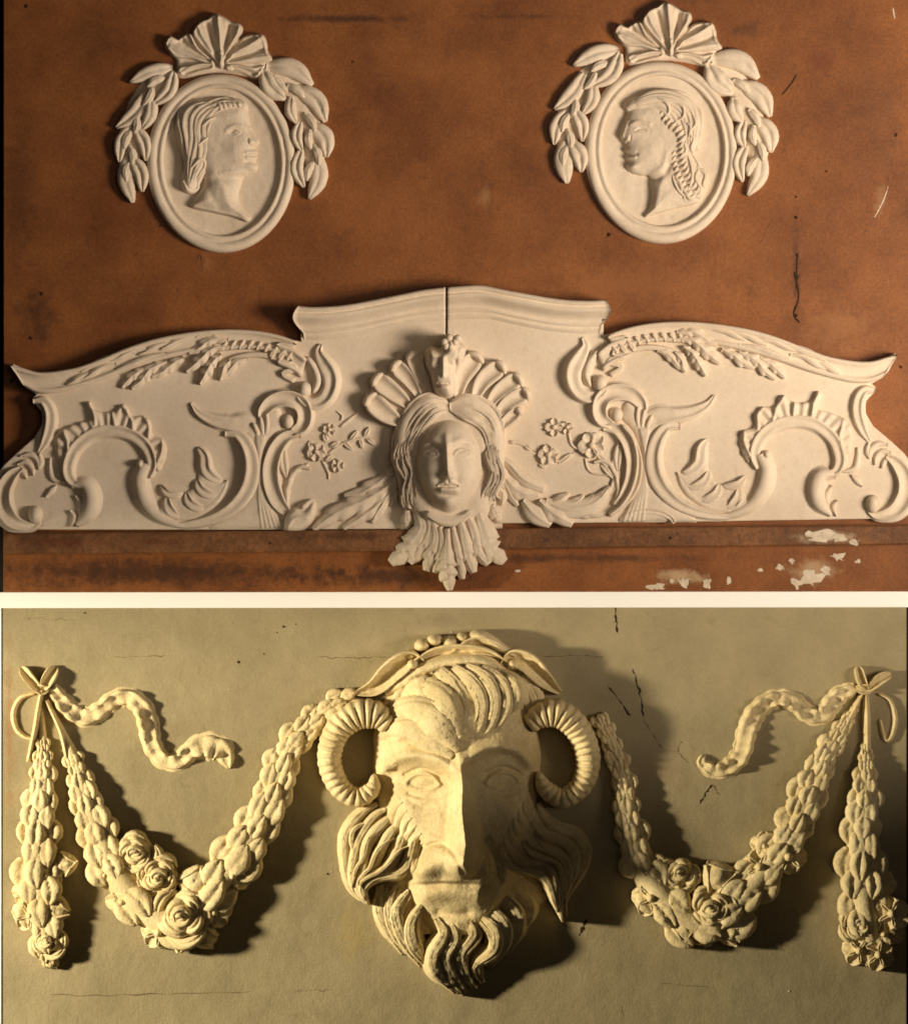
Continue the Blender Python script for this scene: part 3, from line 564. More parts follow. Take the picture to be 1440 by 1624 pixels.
    for pts in (fC([(1205, 690), (1225, 730), (1235, 780)]), fC([(1240, 660), (1250, 710), (1255, 770)]), fC([(1270, 640), (1275, 700), (1265, 770)])):
        sweep('flute', M(pts), [3, 5, 2], [8, 9, 3], th, 'round', z=PZ + 2, cap=1)
    sweep('scroll', c((1075, 745), (1140, 750), (1190, 820), (1205, 920), (1175, 1020), (1100, 1105), (1000, 1155), (880, 1178), (800, 1170)), [4, 9, 11, 12, 11, 9, 7, 5, 2], [9, 16, 18, 17, 15, 12, 9, 5], th, 'scroll', z=PZ, mirror=not right)
    sweep('scroll', c((700, 885), (672, 960), (690, 1050), (740, 1120), (820, 1165), (900, 1180)), [9, 11, 11, 9, 6, 2], [14, 16, 15, 13, 9, 4], th, 'round', z=PZ)
    p = c((672, 888))[0]; ball('volute_eye', p[0], p[1], 7, 8, 17, th, z=PZ)
    # comb of scales inside the big scroll
    q = c((760, 780), (1160, 1180)); G = Field(min(q[0][0], q[1][0]), min(q[0][1], q[1][1]), max(q[0][0], q[1][0]), max(q[0][1], q[1][1]), 1.6)
    G.poly(c((945, 805), (985, 860), (1000, 935), (1050, 970), (1085, 965), (1075, 1010), (1040, 1065), (960, 1130), (850, 1160), (780, 1140), (765, 1085), (800, 1060), (775, 990), (830, 1030), (890, 1020), (940, 960)), 5, 9)
    G.out('comb_leaf', th, PZ)
    sweep('comb_stem', c((1085, 965), (1060, 1025), (1010, 1080), (930, 1130), (840, 1150)), [2, 6, 7, 6, 2], 6, th, 'round', z=PZ - 1)
    for pts, w in ((fC([(945, 808), (975, 850), (985, 920), (1030, 960), (1065, 965)]), [3, 6, 7, 6, 3]), (fC([(940, 960), (960, 1010), (1010, 1035), (1045, 1025)]), [3, 6, 6, 2]), (fC([(890, 1020), (905, 1070), (950, 1095), (985, 1085)]), [3, 6, 6, 2]),
                   (fC([(800, 1040), (805, 1090), (840, 1130), (870, 1130)]), [3, 6, 6, 2]), (fC([(770, 985), (800, 1025), (850, 1035), (880, 1025)]), [2, 5, 5, 2]), (fC([(770, 1090), (790, 1130), (830, 1155)]), [4, 6, 3])):
        sweep('comb_scale', M(pts), [q * 1.25 for q in w], [8, 12, 11, 6], th, 'scroll', z=PZ, cap=1, mirror=right)
    # arch with ruffled rocaille
    sweep('arch', c((405, 985), (350, 970), (330, 910), (360, 820), (440, 750), (540, 730), (640, 755), (705, 815), (728, 890), (705, 950)), [4, 8, 9, 9, 9, 9, 9, 9, 8, 6], [14, 15, 15, 12, 11, 11, 12, 13, 14, 10], th, 'scroll', z=PZ, mirror=right)
    q = c((235, 580), (830, 960)); F = Field(min(q[0][0], q[1][0]), min(q[0][1], q[1][1]), max(q[0][0], q[1][0]), max(q[0][1], q[1][1]), 1.4)
    o_ = c((330, 890), (280, 880), (270, 770), (310, 720), (380, 690), (440, 670), (415, 610), (435, 590), (460, 632), (540, 640), (590, 605), (615, 625), (632, 660), (690, 660), (722, 690), (732, 750), (775, 768), (798, 810), (790, 870), (760, 925), (730, 900), (715, 830), (660, 760), (560, 725), (450, 735), (370, 800))
    F.poly(o_, 8, 7)
    cc = c((530, 900))[0]; ang = np.arctan2(F.Y - cc[1], F.X - cc[0]); F.h += (F.h > 0) * 1.5 * np.sin(ang * 34)
    for pts in (((430, 595), (450, 640), (460, 700)), ((590, 610), (625, 660), (640, 720)), ((690, 660), (715, 700), (712, 760)), ((780, 770), (775, 830), (750, 890)), ((540, 640), (550, 700)), ((310, 730), (330, 800), (320, 870))):
        F.line(c(*pts), 3, 5)
    F.out('rocaille', th, PZ)
    sweep('bulb', c((350, 985), (415, 990), (440, 1050), (425, 1120), (370, 1180)), [5, 11, 12, 10, 3], [12, 18, 18, 15, 8], th, 'round', z=PZ)
    for pts in (fC([(365, 1040), (390, 1080), (385, 1140)]), fC([(340, 1110), (360, 1140), (345, 1185)])):
        sweep('frond', M(pts), [2, 4, 1], 7, th, 'round', z=PZ)
    # outer side scroll
    sweep('side_scroll', c((165, 590), (215, 590), (245, 640), (245, 710), (222, 780), (190, 835)), [3, 7, 8, 8, 6, 2], [8, 13, 13, 12, 10, 5], th, 'scroll', z=PZ, mirror=not right)
    sweep('side_scroll', c((110, 905), (60, 945), (25, 1010), (25, 1090), (70, 1160), (150, 1185), (195, 1160)), [3, 9, 11, 12, 11, 7, 3], [8, 13, 15, 16, 15, 11, 6], th, 'gutter', z=PZ)
    p = c((175, 1130))[0]; ball('volute_eye', p[0], p[1], 12, 16, 18, th, z=PZ)
    for pts in (fC([(105, 850), (150, 845), (185, 870), (190, 910)]), fC([(90, 890), (130, 880), (160, 910), (165, 945)]), fC([(70, 930), (110, 920), (135, 960)]), fC([(245, 860), (245, 910), (260, 960), (320, 975)]), fC([(225, 1045), (255, 1010), (275, 990)]), fC([(195, 840), (200, 880), (190, 915)])):
        sweep('frond', M(pts), [1.5, 4, 4, 1], 6, th, 'round', z=PZ)
    # upper volute over the trunk and the long rimmed scroll beside the flowers
    sweep('volute', d((60, 880), (75, 820), (130, 765), (210, 745), (290, 770), (325, 835), (310, 910), (250, 950)), [4, 9, 11, 12, 12, 11, 10, 6], [8, 12, 14, 16, 17, 17, 14, 9], th, 'gutter', z=PZ)
    p = d((222, 885))[0]; ball('volute_eye', p[0], p[1], 11, 13, 15, th, z=PZ)
    sweep('rimmed_scroll', d((300, 965), (220, 975), (155, 1045), (118, 1160), (125, 1280), (165, 1380), (225, 1450)), [4, 9, 11, 12, 12, 11, 6], [8, 12, 14, 15, 14, 12, 8], th, 'gutter', z=PZ)
    leaf('leaf', d((195, 1040))[0], d((215, 1230))[0], 8, 6, th, PZ, .05)
    # cup and ruffle at the foot
    sweep('ruffle', d((220, 1400), (215, 1310), (245, 1215), (300, 1165), (360, 1175)), [2, 5, 5, 5, 2], 8, th, 'round', z=PZ, lobes=4)
    if not right:
        F = Field(*fD(180, 1340), *fD(420, 1580), 1.3)
        F.poly(fD([(200, 1545), (215, 1450), (290, 1390), (375, 1355), (395, 1420), (365, 1510), (280, 1562)]), 17, 9)
        F.line(fD([(270, 1400), (320, 1430), (375, 1370)]), 4, -6); F.line(fD([(220, 1540), (260, 1480), (340, 1470)]), 3, 3)
        F.out('cup', th, PZ)
    else:
        sweep('foot_arc', fG([(0, 1098), (60, 1085), (140, 1090), (200, 1115), (222, 1145)]), [3, 5, 5, 5, 3], 10, th, 'scroll', z=PZ)
    return th

THL = half(False); THR = half(True)

def flower(th, x, y, r, h, z, petals=5, name='flower', rot=0.0, eye=.32, cup=.5):
    """a rosette: petals round an eye, one mesh each under the flower's heart"""
    hub = ball(name, x, y, r * eye * 1.15, r * eye * 1.15, h * .95, th, z=z, n=10, m=5)
    for k in range(petals):
        a = rot + 2 * math.pi * k / petals + rng.uniform(-.12, .12); rr = r * rng.uniform(.92, 1.06)
        b = (x + r * .2 * math.cos(a), y + r * .2 * math.sin(a)); t = (x + rr * math.cos(a), y + rr * math.sin(a))
        sweep('petal', [b, ((b[0] + t[0]) / 2, (b[1] + t[1]) / 2), t], [r * .2, r * .46, r * .5, r * .18], [h * .45, h * .7, h * .85, h * .5], th, 'gutter', z=z, n=8, sink=4, parent=hub)
    return hub
# flowers and sprigs left of the woman's head
flower(THL, *fD(395, 1070), 15, 10, PZ, 5, rot=.3); flower(THL, *fD(475, 935), 11, 9, PZ, 5); flower(THL, *fD(525, 1155), 11, 8, PZ, 5, rot=.6)
for pts, w in (([(540, 920), (600, 870), (660, 825)], 2), ([(470, 1080), (560, 1020), (680, 985), (770, 990)], 2), ([(545, 880), (555, 850), (520, 820)], 1.2), ([(430, 1120), (470, 1200), (470, 1240)], 2), ([(350, 1140), (300, 1180)], 2.5)):
    sweep('sprig', fD(pts), [w, w * 1.4, w * .5], 3.5, THL, 'round', z=PZ - .5, cap=1)
for b, t, hw in (((560, 1010), (620, 1060), 18), ((600, 1000), (650, 940), 16), ((700, 985), (760, 1030), 16), ((690, 980), (720, 920), 16), ((480, 1040), (540, 1010), 20), ((500, 1090), (450, 1130), 18), ((360, 1000), (350, 1120), 22), ((460, 1010), (440, 960), 20), ((660, 990), (680, 1050), 14)):
    leaf('leaf', fD(*b), fD(*t), hw / 3.87, 4.5, THL, PZ - .5)
# the same on the right
flower(THR, *fF(840, 1030), 22, 13, PZ, 5, rot=.4, eye=.28); flower(THR, *fF(610, 920), 14, 9, PZ, 4); flower(THR, *fF(575, 1090), 16, 10, PZ, 5, rot=.9); flower(THR, *fF(690, 920), 11, 9, PZ, 3, rot=1.8)
for pts, w in (([(350, 1005), (430, 1030), (520, 1075)], 1.8), ([(600, 1130), (660, 1120), (740, 1075)], 2), ([(880, 1110), (960, 1180), (985, 1250)], 1.8), ([(700, 960), (720, 1030), (770, 1060)], 2), ([(800, 1110), (830, 1190), (950, 1220)], 1.5)):
    sweep('sprig', fF(pts), [w, w * 1.4, w * .5], 3.5, THR, 'round', z=PZ - .5, cap=1)
for b, t, hw in (((430, 1030), (480, 1060), 18), ((520, 1140), (560, 1170), 16), ((880, 1090), (960, 1170), 26), ((900, 1150), (985, 1240), 20), ((960, 1200), (1020, 1060), 30), ((960, 1330), (1010, 1180), 26), ((640, 1140), (720, 1080), 18), ((345, 1000), (370, 1025), 12)):
    leaf('leaf', fF(*b), fF(*t), hw / 3.87, 4.5, THR, PZ - .5)
# acanthus wings springing from under the mask
for pts, w, h, lb in (([(925, 1130), (800, 1240), (680, 1320), (560, 1340)], [4, 10, 15, 4], 14, 3), ([(920, 1200), (820, 1290), (690, 1370), (530, 1440), (375, 1545)], [5, 13, 17, 15, 4], 18, 5), ([(915, 1240), (820, 1350), (700, 1450), (560, 1540)], [4, 9, 11, 4], 13, 4), ([(890, 1270), (820, 1360), (770, 1440), (735, 1505)], [4, 10, 9, 3], 12, 2), ([(900, 1300), (870, 1360), (850, 1400)], [3, 6, 3], 9, 0)):
    sweep('acanthus_leaf', fD(pts), w, [h * .8, h, h, h * .6], THL, 'leafr', z=PZ, lobes=lb, lobe_amp=.22)
for pts, w, h, lb in (([(265, 1090), (340, 1150), (430, 1240), (555, 1300)], [4, 9, 12, 7], 16, 0), ([(270, 1150), (340, 1260), (420, 1320), (520, 1340)], [5, 14, 15, 6], 14, 3), ([(290, 1180), (330, 1300), (390, 1400)], [5, 11, 4], 11, 2), ([(420, 1370), (490, 1450), (590, 1520)], [5, 15, 6], 15, 0), ([(520, 1370), (600, 1440), (725, 1515)], [6, 16, 6], 16, 2),
                       ([(560, 1380), (700, 1420), (850, 1390), (955, 1285)], [8, 16, 14, 4], 15, 0), ([(590, 1380), (650, 1360), (705, 1325)], [4, 9, 3], 13, 0), ([(690, 1390), (760, 1370), (790, 1335)], [4, 9, 3], 13, 0), ([(770, 1400), (830, 1370), (855, 1330)], [4, 9, 3], 13, 0), ([(840, 1400), (900, 1350), (945, 1285)], [4, 9, 3], 13, 0), ([(700, 1430), (830, 1450), (930, 1450)], [5, 9, 4], 11, 2), ([(270, 1280), (300, 1330), (290, 1400)], [4, 8, 3], 10, 0)):
    sweep('acanthus_leaf', fF(pts), w, [h * .8, h, h, h * .6], THR, 'leafr', z=PZ, lobes=lb, lobe_amp=.22)
sweep('rim', fF([(1020, 900), (1090, 990), (1118, 1120), (1095, 1270), (1030, 1390), (940, 1465)]), [3, 4, 4.5, 4, 3], 16, THR, 'round', z=PZ, cap=1)

# ------------------------------------------------------------------ the woman's mask
TH = Thing('woman_mask', 'ivory mask of a woman under a shell crown, hung over the crack of the pediment', 'mask', 712, 838, PZ)
TH.mat = PL
BZ = 26
def ff(*p): return fE(list(p))
# base the head grows from
F = Field(*fE(250, 380), *fE(920, 1240), 2)
F.poly(ff((300, 640), (340, 520), (450, 440), (580, 450), (720, 440), (840, 540), (885, 680), (875, 900), (860, 1080), (800, 1180), (580, 1240), (400, 1180), (310, 1060), (280, 850)), 34, 26, slope=4)
F.out('head', TH, PZ, sink=16)
head = bpy.data.objects['head']
F = Field(*fE(60, 130), *fE(1110, 640), 1.8)
F.poly(ff((330, 640), (200, 560), (100, 470), (110, 380), (170, 320), (250, 250), (340, 190), (430, 170), (560, 200), (720, 200), (830, 210), (950, 270), (1030, 340), (1060, 430), (1000, 530), (900, 620), (600, 660)), 12, 8, slope=4)
F.out('shell', TH, PZ, sink=8)
shell = bpy.data.objects['shell']
for pts, w in (([(320, 600), (200, 525), (95, 428)], [6, 17, 19]), ([(370, 500), (250, 400), (135, 312)], [6, 15, 18]), ([(405, 420), (335, 310), (252, 228)], [6, 13, 16]), ([(425, 350), (390, 240), (355, 165)], [5, 12, 14]),
               ([(640, 430), (675, 290), (765, 172)], [6, 16, 19]), ([(735, 460), (800, 325), (915, 232)], [6, 15, 18]), ([(815, 500), (895, 395), (1020, 308)], [6, 14, 17]), ([(860, 560), (950, 465), (1068, 398)], [6, 14, 16]), ([(880, 630), (950, 565), (1020, 505)], [5, 11, 11])):
    fl = sweep('shell_flute', fE(pts), w, [10, 15, 19], TH, [(-1, 0), (-.95, .6), (-.84, .98), (-.7, 1), (-.45, .66), (-.15, .5), (.2, .52), (.5, .72), (.75, .95), (.93, .7), (1, 0)], z=[BZ + 5, BZ], sink=16, cap=2)
    e = np.array(fE(*pts[-1])); d0 = e - np.array(fE(*pts[-2])); d0 /= np.linalg.norm(d0); q = np.array([-d0[1], d0[0]])
    sweep('rolled_lip', [e - q * w[-1] * .8 - d0 * 6, e - d0 * 1, e + q * w[-1] * .8 - d0 * 6], [4, 6.5, 4], [11, 15, 11], TH, 'round', z=BZ + 6, cap=1, parent=fl, n=14, sink=20)
# small grotesque head on the crown
F = Field(*fE(420, 40), *fE(710, 450), 1.0)
F.poly(ff((440, 150), (480, 120), (540, 130), (570, 60), (610, 50), (650, 90), (690, 130), (680, 200), (640, 260), (640, 340), (620, 420), (570, 440), (500, 400), (470, 300), (440, 220)), 46, 18, slope=5)
F.line(ff((470, 165), (540, 175), (620, 170)), 6, 4); F.dot(*fE(595, 100), 12, 12, 12)
F.dot(*fE(520, 235), 7, 6, -8); F.dot(*fE(585, 235), 6, 6, -8); F.dot(*fE(520, 238), 3.5, 2.6, 4); F.dot(*fE(585, 238), 3.5, 2.6, 4); F.line(ff((555, 200), (555, 300)), 4.5, 8); F.line(ff((525, 345), (585, 345)), 2.4, -4); F.line(ff((525, 372), (575, 372)), 3, 5)
F.dot(*fE(515, 310), 6, 7, 4); F.dot(*fE(600, 310), 5, 7, 4); F.line(ff((630, 210), (625, 300), (640, 400)), 2.5, -8); F.line(ff((660, 140), (650, 220), (650, 330)), 3, 5)
F.out('crown_head', TH, BZ, sink=24)
for x, y in ((560, 95), (590, 70), (625, 95), (600, 125), (570, 120), (640, 75)):
    ball('crown_curl', *fE(x, y), 7, 7, 9, TH, z=BZ + 46, n=10, m=5, sink=10)
# face
cx, cy = fE(585, 850)
F = Field(cx - 62, cy - 84, cx + 62, cy + 88, 1.0)
x = F.X - cx; y = F.Y - cy
a = 57 * np.where(y < 0, 1 - .06 * (np.clip(-y, 0, 80) / 80) ** 2, 1 - .30 * (np.clip(y, 0, 80) / 80) ** 2); r2 = (x / a) ** 2 + (y / 78) ** 2
F.h = np.where(r2 < 1, 62 * (1 - np.minimum(r2, 1) ** 1.25) ** .55, (1 - r2) * 90)
def L(p, w, amp): F.line([(cx + u, cy + v) for u, v in p], w, amp)
def Dt(u, v, sx, sy, amp): F.dot(cx + u, cy + v, sx, sy, amp)
for s in (-1, 1):
    o = -3
    Dt(o + s * 25, -24, 14, 10, -9); Dt(o + s * 25, -21, 11, 6.5, 7)
    L([(o + s * 39, -33), (o + s * 26, -42), (o + s * 7, -35)], 6, 3.0)
    L([(o + s * 38, -18), (o + s * 33, -24), (o + s * 25, -26.5), (o + s * 17, -24), (o + s * 12, -18)], 1.6, 2.0); L([(o + s * 36, -17), (o + s * 31, -14.2), (o + s * 25, -13.2), (o + s * 19, -14.2), (o + s * 14, -17)], 1.6, 1.2)
    L([(o + s * 38, -29), (o + s * 25, -32.5), (o + s * 12, -27)], 1.6, -1.6)
    Dt(s * 30, 12, 15, 16, 3.5); Dt(o + 2 + s * 7, 15, 4.2, 4, 6); Dt(o + 2 + s * 15, 24, 6, 7, -2.0)
L([(-3, -46), (-2, -20), (-.5, 8), (0, 16)], [6, 5, 6, 7.5], [4, 9, 13, 14]); Dt(0, 14, 6, 5.5, 3.5)
L([(-1, 21), (0, 25)], 2.2, -2.5); L([(-16, 30), (-7, 26), (0, 27.5), (7, 26), (16, 30)], [2, 3, 3, 3, 2], 2.4); L([(-14, 31.5), (-6, 31), (0, 32), (6, 31), (14, 31.5)], 1.5, -4); L([(-11, 37), (0, 38), (11, 37)], 3.8, 5.5)
Dt(0, 46, 12, 4, -5); Dt(1, 60, 13, 11, 7); 
F.h = np.where(r2 < 1, np.maximum(F.h, 1), F.h)
F.out('face', TH, BZ + 6, sink=10, jit=.2)
# hair
for pts in ([(585, 470), (520, 448), (440, 470), (365, 540), (318, 640), (305, 760), (310, 880), (335, 1010), (350, 1110)], [(590, 470), (660, 448), (740, 470), (815, 530), (858, 630), (872, 760), (868, 880), (845, 1000), (815, 1100)]):
    sweep('hair_roll', fE(pts), [4, 13, 16, 18, 17, 15, 14, 13, 7], [20, 24, 24, 24, 24, 22, 22, 22, 18], TH, 'round', z=BZ, sink=24, parent=head, jit=.6)
fan('hair_lock', fE, [(580, 450), (490, 412), (375, 455), (290, 550), (252, 690), (258, 800), (270, 860)], [(588, 510), (535, 530), (465, 580), (405, 640), (358, 740), (340, 830)], 10, 4.8, (18, 26), (BZ + 3, BZ + 14), TH, wave=13, parent=head)
fan('hair_lock', fE, [(592, 450), (690, 412), (805, 455), (890, 550), (918, 690), (920, 800), (905, 860)], [(592, 510), (645, 530), (720, 580), (785, 645), (826, 740), (838, 830)], 10, 4.8, (18, 26), (BZ + 3, BZ + 14), TH, wave=13, parent=head)
for A_, B_ in (([(290, 690), (268, 800), (290, 900), (290, 1000), (320, 1130)], [(340, 690), (350, 790), (350, 900), (385, 1000), (395, 1120)]), ([(880, 690), (888, 800), (872, 900), (868, 1000), (830, 1130)], [(832, 690), (840, 790), (830, 900), (805, 1000), (772, 1110)])):
    fan('hair_lock', fE, A_, B_, 5, 5.0, (27, 33), (BZ + 4, BZ + 6), TH, wave=17, parent=head)
    fan('hair_lock', fE, [(x_ + 12, y_ + 60) for x_, y_ in A_[:-1]], [(x_ - 8, y_ + 50) for x_, y_ in B_[:-1]], 4, 5.0, (30, 35), (BZ + 5, BZ + 8), TH, wave=22, parent=head)
# collar of leaves under the chin
for pts, w, h, lb in (([(330, 1120), (330, 1190), (305, 1245)], [5, 10, 4], 20, 2), ([(400, 1130), (430, 1230), (360, 1340), (230, 1442)], [8, 16, 19, 6], 30, 4), ([(455, 1140), (480, 1240), (430, 1340), (345, 1440)], [6, 13, 14, 5], 34, 3), ([(490, 1190), (510, 1290), (480, 1390), (450, 1490)], [6, 13, 14, 5], 38, 3), ([(530, 1220), (550, 1330), (530, 1420), (500, 1500)], [5, 10, 11, 4], 40, 3),
                      ([(850, 1090), (880, 1160), (905, 1180)], [5, 10, 4], 18, 2), ([(760, 1120), (790, 1230), (830, 1350), (930, 1435)], [8, 18, 20, 6], 30, 4), ([(700, 1150), (740, 1260), (760, 1360), (830, 1450)], [6, 13, 14, 5], 34, 3), ([(660, 1190), (680, 1290), (700, 1400), (740, 1500)], [6, 13, 15, 5], 38, 3), ([(610, 1220), (630, 1330), (650, 1430), (670, 1540)], [5, 10, 11, 4], 40, 3), ([(580, 1230), (575, 1380), (580, 1500), (595, 1608)], [5, 11, 16, 4], 44, 5)):
    sweep('collar_leaf', fE(pts), [q * 1.18 for q in w], [h * .8, h, h * .95, h * .6], TH, [(-1, 0), (-.95, .45), (-.8, .74), (-.6, .8), (-.36, .9), (-.14, .98), (0, .88), (.14, .98), (.36, .9), (.6, .8), (.8, .74), (.95, .45), (1, 0)], z=[BZ, BZ - 10], lobes=lb + 1, lobe_amp=.32, lobe_from=.42, sink=30, jit=.6)
sweep('collar_roll', ff((430, 1120), (500, 1165), (585, 1185), (670, 1165), (740, 1110)), [5, 9, 11, 9, 5], 38, TH, 'lock', z=BZ, sink=14, cap=1)

# ------------------------------------------------------------------ the horned mask
TH = Thing('horned_mask', 'large ochre mask of a bearded man with curled ram horns between the garlands', 'mask', 735, 1300, 0)
TH.mat = OC
F = Field(*fJ(250, 140), *fJ(1000, 1260), 1.5)
F.poly(fJ([(300, 420), (420, 290), (560, 210), (700, 190), (820, 260), (910, 380), (950, 520), (940, 680), (920, 830), (900, 950), (850, 1060), (790, 1180), (690, 1300), (620, 1330), (540, 1290), (440, 1170), (390, 1030), (335, 850), (290, 700), (285, 540)]), 40, 60, slope=4)
ax = fJ(640, 0)[0]
F.poly(fJ([(285, 760), (220, 830), (165, 890), (165, 970), (205, 1040), (240, 1080), (310, 1080), (345, 1230), (430, 1370), (560, 1450), (640, 1490), (760, 1450), (850, 1330), (920, 1180), (985, 1120), (1040, 1060), (1085, 980), (1070, 890), (1000, 840), (950, 760), (640, 700)]), 16, 30, slope=4)
F.h += (F.h > 0) * np.minimum(1, np.maximum(F.h, 0) / 30) * 56 * np.clip(1 - ((F.X - ax) / 122) ** 2, 0, 1) * np.clip(1 - (np.maximum(F.Y - fJ(0, 1000)[1], 0) / 170), 0.25, 1)
F.line(fJ([(624, 530), (638, 640), (637, 760), (650, 880), (640, 955)]), [15, 19, 23, 31, 30], [8, 32, 46, 58, 48], sharp=True); F.line(fJ([(634, 620), (641, 760), (644, 940)]), [14, 17, 20], [10, 12, 14]); F.dot(*fJ(630, 930), 13, 15, 10)
F.line(fJ([(400, 420), (520, 380), (640, 400), (760, 380), (860, 420)]), 34, 12)
for pts in ([(325, 600), (380, 555), (470, 540), (550, 560), (600, 590)], [(650, 560), (710, 520), (790, 500), (860, 520), (910, 570)]):
    F.line(fJ(pts), 11, 21)
for ex, ey in ((480, 645), (800, 640)):
    u, v = fJ(ex, ey); F.dot(u, v, 30, 19, -27); F.dot(u, v + 1, 22, 11, 20)
    F.line([(u - 27, v + 4), (u - 18, v - 6), (u - 2, v - 12), (u + 16, v - 8), (u + 27, v + 4)], 3, 6); F.line([(u - 24, v + 7), (u - 12, v + 12), (u, v + 14), (u + 14, v + 12), (u + 24, v + 7)], 3, 5); F.line([(u - 28, v - 10), (u, v - 21), (u + 28, v - 8)], 3, -5); F.line([(u - 22, v + 20), (u, v + 25), (u + 24, v + 18)], 3, -4)
F.dot(*fJ(410, 780), 24, 28, 12); F.dot(*fJ(860, 780), 24, 28, 12)
F.dot(*fJ(575, 925), 14, 11, 14); F.dot(*fJ(705, 925), 14, 11, 14)
F.line(fJ([(470, 990), (540, 960), (620, 960), (720, 975)]), 21, 28)         # muzzle
ym = fJ(0, 1042)[1] + .0009 * (F.X - fJ(590, 0)[0]) ** 2
F.h -= (F.h > 0) * 20 / (1 + np.exp(-np.clip((F.Y - ym) / 1.3, -30, 30))) * np.exp(-((F.X - fJ(592, 0)[0]) / 58) ** 4) * np.exp(-(np.maximum(F.Y - ym, 0) / 60) ** 2)     # mouth
F.line(fJ([(500, 1090), (590, 1080), (690, 1092)]), 18, 24); F.line(fJ([(545, 1170), (600, 1180), (660, 1170)]), 8, -8)
F.line(fJ([(470, 890), (460, 960), (440, 1030)]), 6, -14); F.line(fJ([(740, 880), (780, 960), (790, 1040)]), 6, -14)
F.line(fJ([(380, 470), (440, 400), (540, 400), (600, 470)]), 34, 15)
F.line(fJ([(452, 985), (480, 915), (550, 890), (610, 925), (640, 995)]), 4, -9); F.line(fJ([(500, 985), (560, 960), (610, 990)]), 22, 10)
F.line(fJ([(400, 485), (480, 500), (560, 530)]), 5, -4); F.line(fJ([(430, 725), (480, 740), (540, 720)]), 6, -4)
face = F.out('face', TH, 0, jit=.45); FACE = F
# forelock
for pts, w, h in (([(470, 230), (500, 290), (570, 360), (610, 440), (622, 535)], [10, 24, 27, 22, 6], 30), ([(545, 200), (600, 265), (640, 340), (648, 430), (636, 530)], [10, 20, 21, 17, 5], 42), ([(600, 190), (670, 250), (710, 330), (698, 430), (652, 520)], [8, 17, 18, 15, 4], 46), ([(650, 185), (730, 240), (765, 320), (745, 420), (685, 495)], [7, 15, 15, 12, 3], 44),
                  ([(715, 190), (790, 250), (815, 320), (790, 400), (735, 465)], [6, 13, 13, 10, 3], 40), ([(775, 205), (840, 260), (852, 320), (825, 380)], [5, 11, 11, 3], 34)):
    sweep('hair_lock', fJ(pts), w, [h * .6, h * .95, h, h * .55], TH, 'lock', z=[50, 64, 66], sink=34, parent=face, jit=1.2, soft=True)
for pts, w in (([(605, 575), (540, 550), (470, 540), (390, 560), (330, 600)], [5, 10, 10, 9, 4]), ([(645, 560), (680, 530), (720, 510)], [5, 10, 5]), ([(700, 545), (760, 500), (815, 470)], [5, 11, 4])):
    sweep('eyebrow', fJ(pts), w, 14, TH, 'lock', z=[52, 74] if pts[0][0] > 650 else [74, 50], sink=26, parent=face, jit=1.2)
fan('hair_lock', fJ, [(455, 225), (400, 285), (345, 340), (300, 400)], [(545, 215), (490, 280), (430, 345), (375, 415)], 5, 8, (20, 24), (30, 44), TH, wave=8, jit=1.3, parent=face)
fan('hair_lock', fJ, [(790, 215), (835, 280), (860, 340), (885, 400)], [(850, 205), (905, 260), (940, 320), (950, 380)], 4, 8, (24, 18), (40, 22), TH, wave=8, jit=1.3, parent=face)
# diadem on top
def part(name, pts, w, h, prof='leafr', z=10, lb=0, **kw): return sweep(name, fJ(pts), w, h, TH, prof, z=z, lobes=lb, sink=kw.pop('sink', 30), jit=1.2, **kw)
part('diadem_curl', [(215, 300), (290, 275), (360, 210), (430, 165), (480, 185)], [4, 14, 18, 17, 8], [21, 36, 44, 47, 36], 'gutter', 10)
part('diadem_curl', [(330, 300), (410, 255), (480, 215), (520, 190)], [5, 12, 12, 6], [28, 41, 44, 36], 'round', 10)
part('diadem_curl', [(1030, 300), (960, 240), (900, 180), (840, 160), (800, 195)], [4, 13, 17, 16, 8], [17, 31, 41, 46, 36], 'gutter', 10)
part('diadem_filler', [(400, 250), (480, 205), (600, 175), (720, 175), (840, 235)], [8, 14, 16, 15, 8], [40, 50, 56, 54, 40], 'round', 10)
part('diadem_band', [(440, 190), (540, 150), (640, 145), (740, 160), (830, 205)], [8, 15, 18, 16, 8], [31, 41, 46, 43, 31], 'gutter', 14)
for x, y, rx, ry, h in ((480, 110, 15, 12, 66), (530, 90, 15, 11, 70), (590, 95, 16, 11, 72), (640, 80, 13, 10, 66), (430, 150, 12, 11, 60), (690, 75, 16, 9, 62), (840, 185, 15, 13, 74), (440, 185, 12, 13, 78)):
    ball('diadem_bead', *fJ(x, y), rx, ry, h, TH, z=-16, n=14, m=6, jit=1.4)
part('diadem_curl', [(650, 110), (690, 70), (740, 85), (790, 120), (850, 150)], [5, 9, 10, 9, 5], [28, 43, 44, 40, 31], 'round', 6)
part('diadem_curl', [(600, 150), (680, 110), (760, 120), (820, 160)], [6, 14, 14, 7], [36, 47, 44, 33], 'gutter', 6)
# horns
part('horn', [(350, 425, 20), (295, 385, 22), (215, 388, 18), (138, 452, 8), (108, 560, 0), (142, 665, 0), (215, 715, 6), (280, 680, 16), (287, 620, 22)], [17, 24, 24, 22, 20, 19, 17, 15, 9], [36, 44, 45, 43, 41, 39, 36, 31, 18], 'round', 22, ring=25, ring_amp=.3, sink=50, cap=2)
part('horn', [(900, 425, 12), (955, 385, 16), (1025, 383, 14), (1100, 445, 6), (1140, 560, -4), (1115, 665, -4), (1040, 718, 2), (970, 680, 12), (938, 612, 16)], [16, 23, 23, 22, 21, 19, 17, 15, 8], [36, 44, 45, 44, 42, 39, 36, 30, 16], 'round', 22, ring=25, ring_amp=.3, sink=50, cap=2)
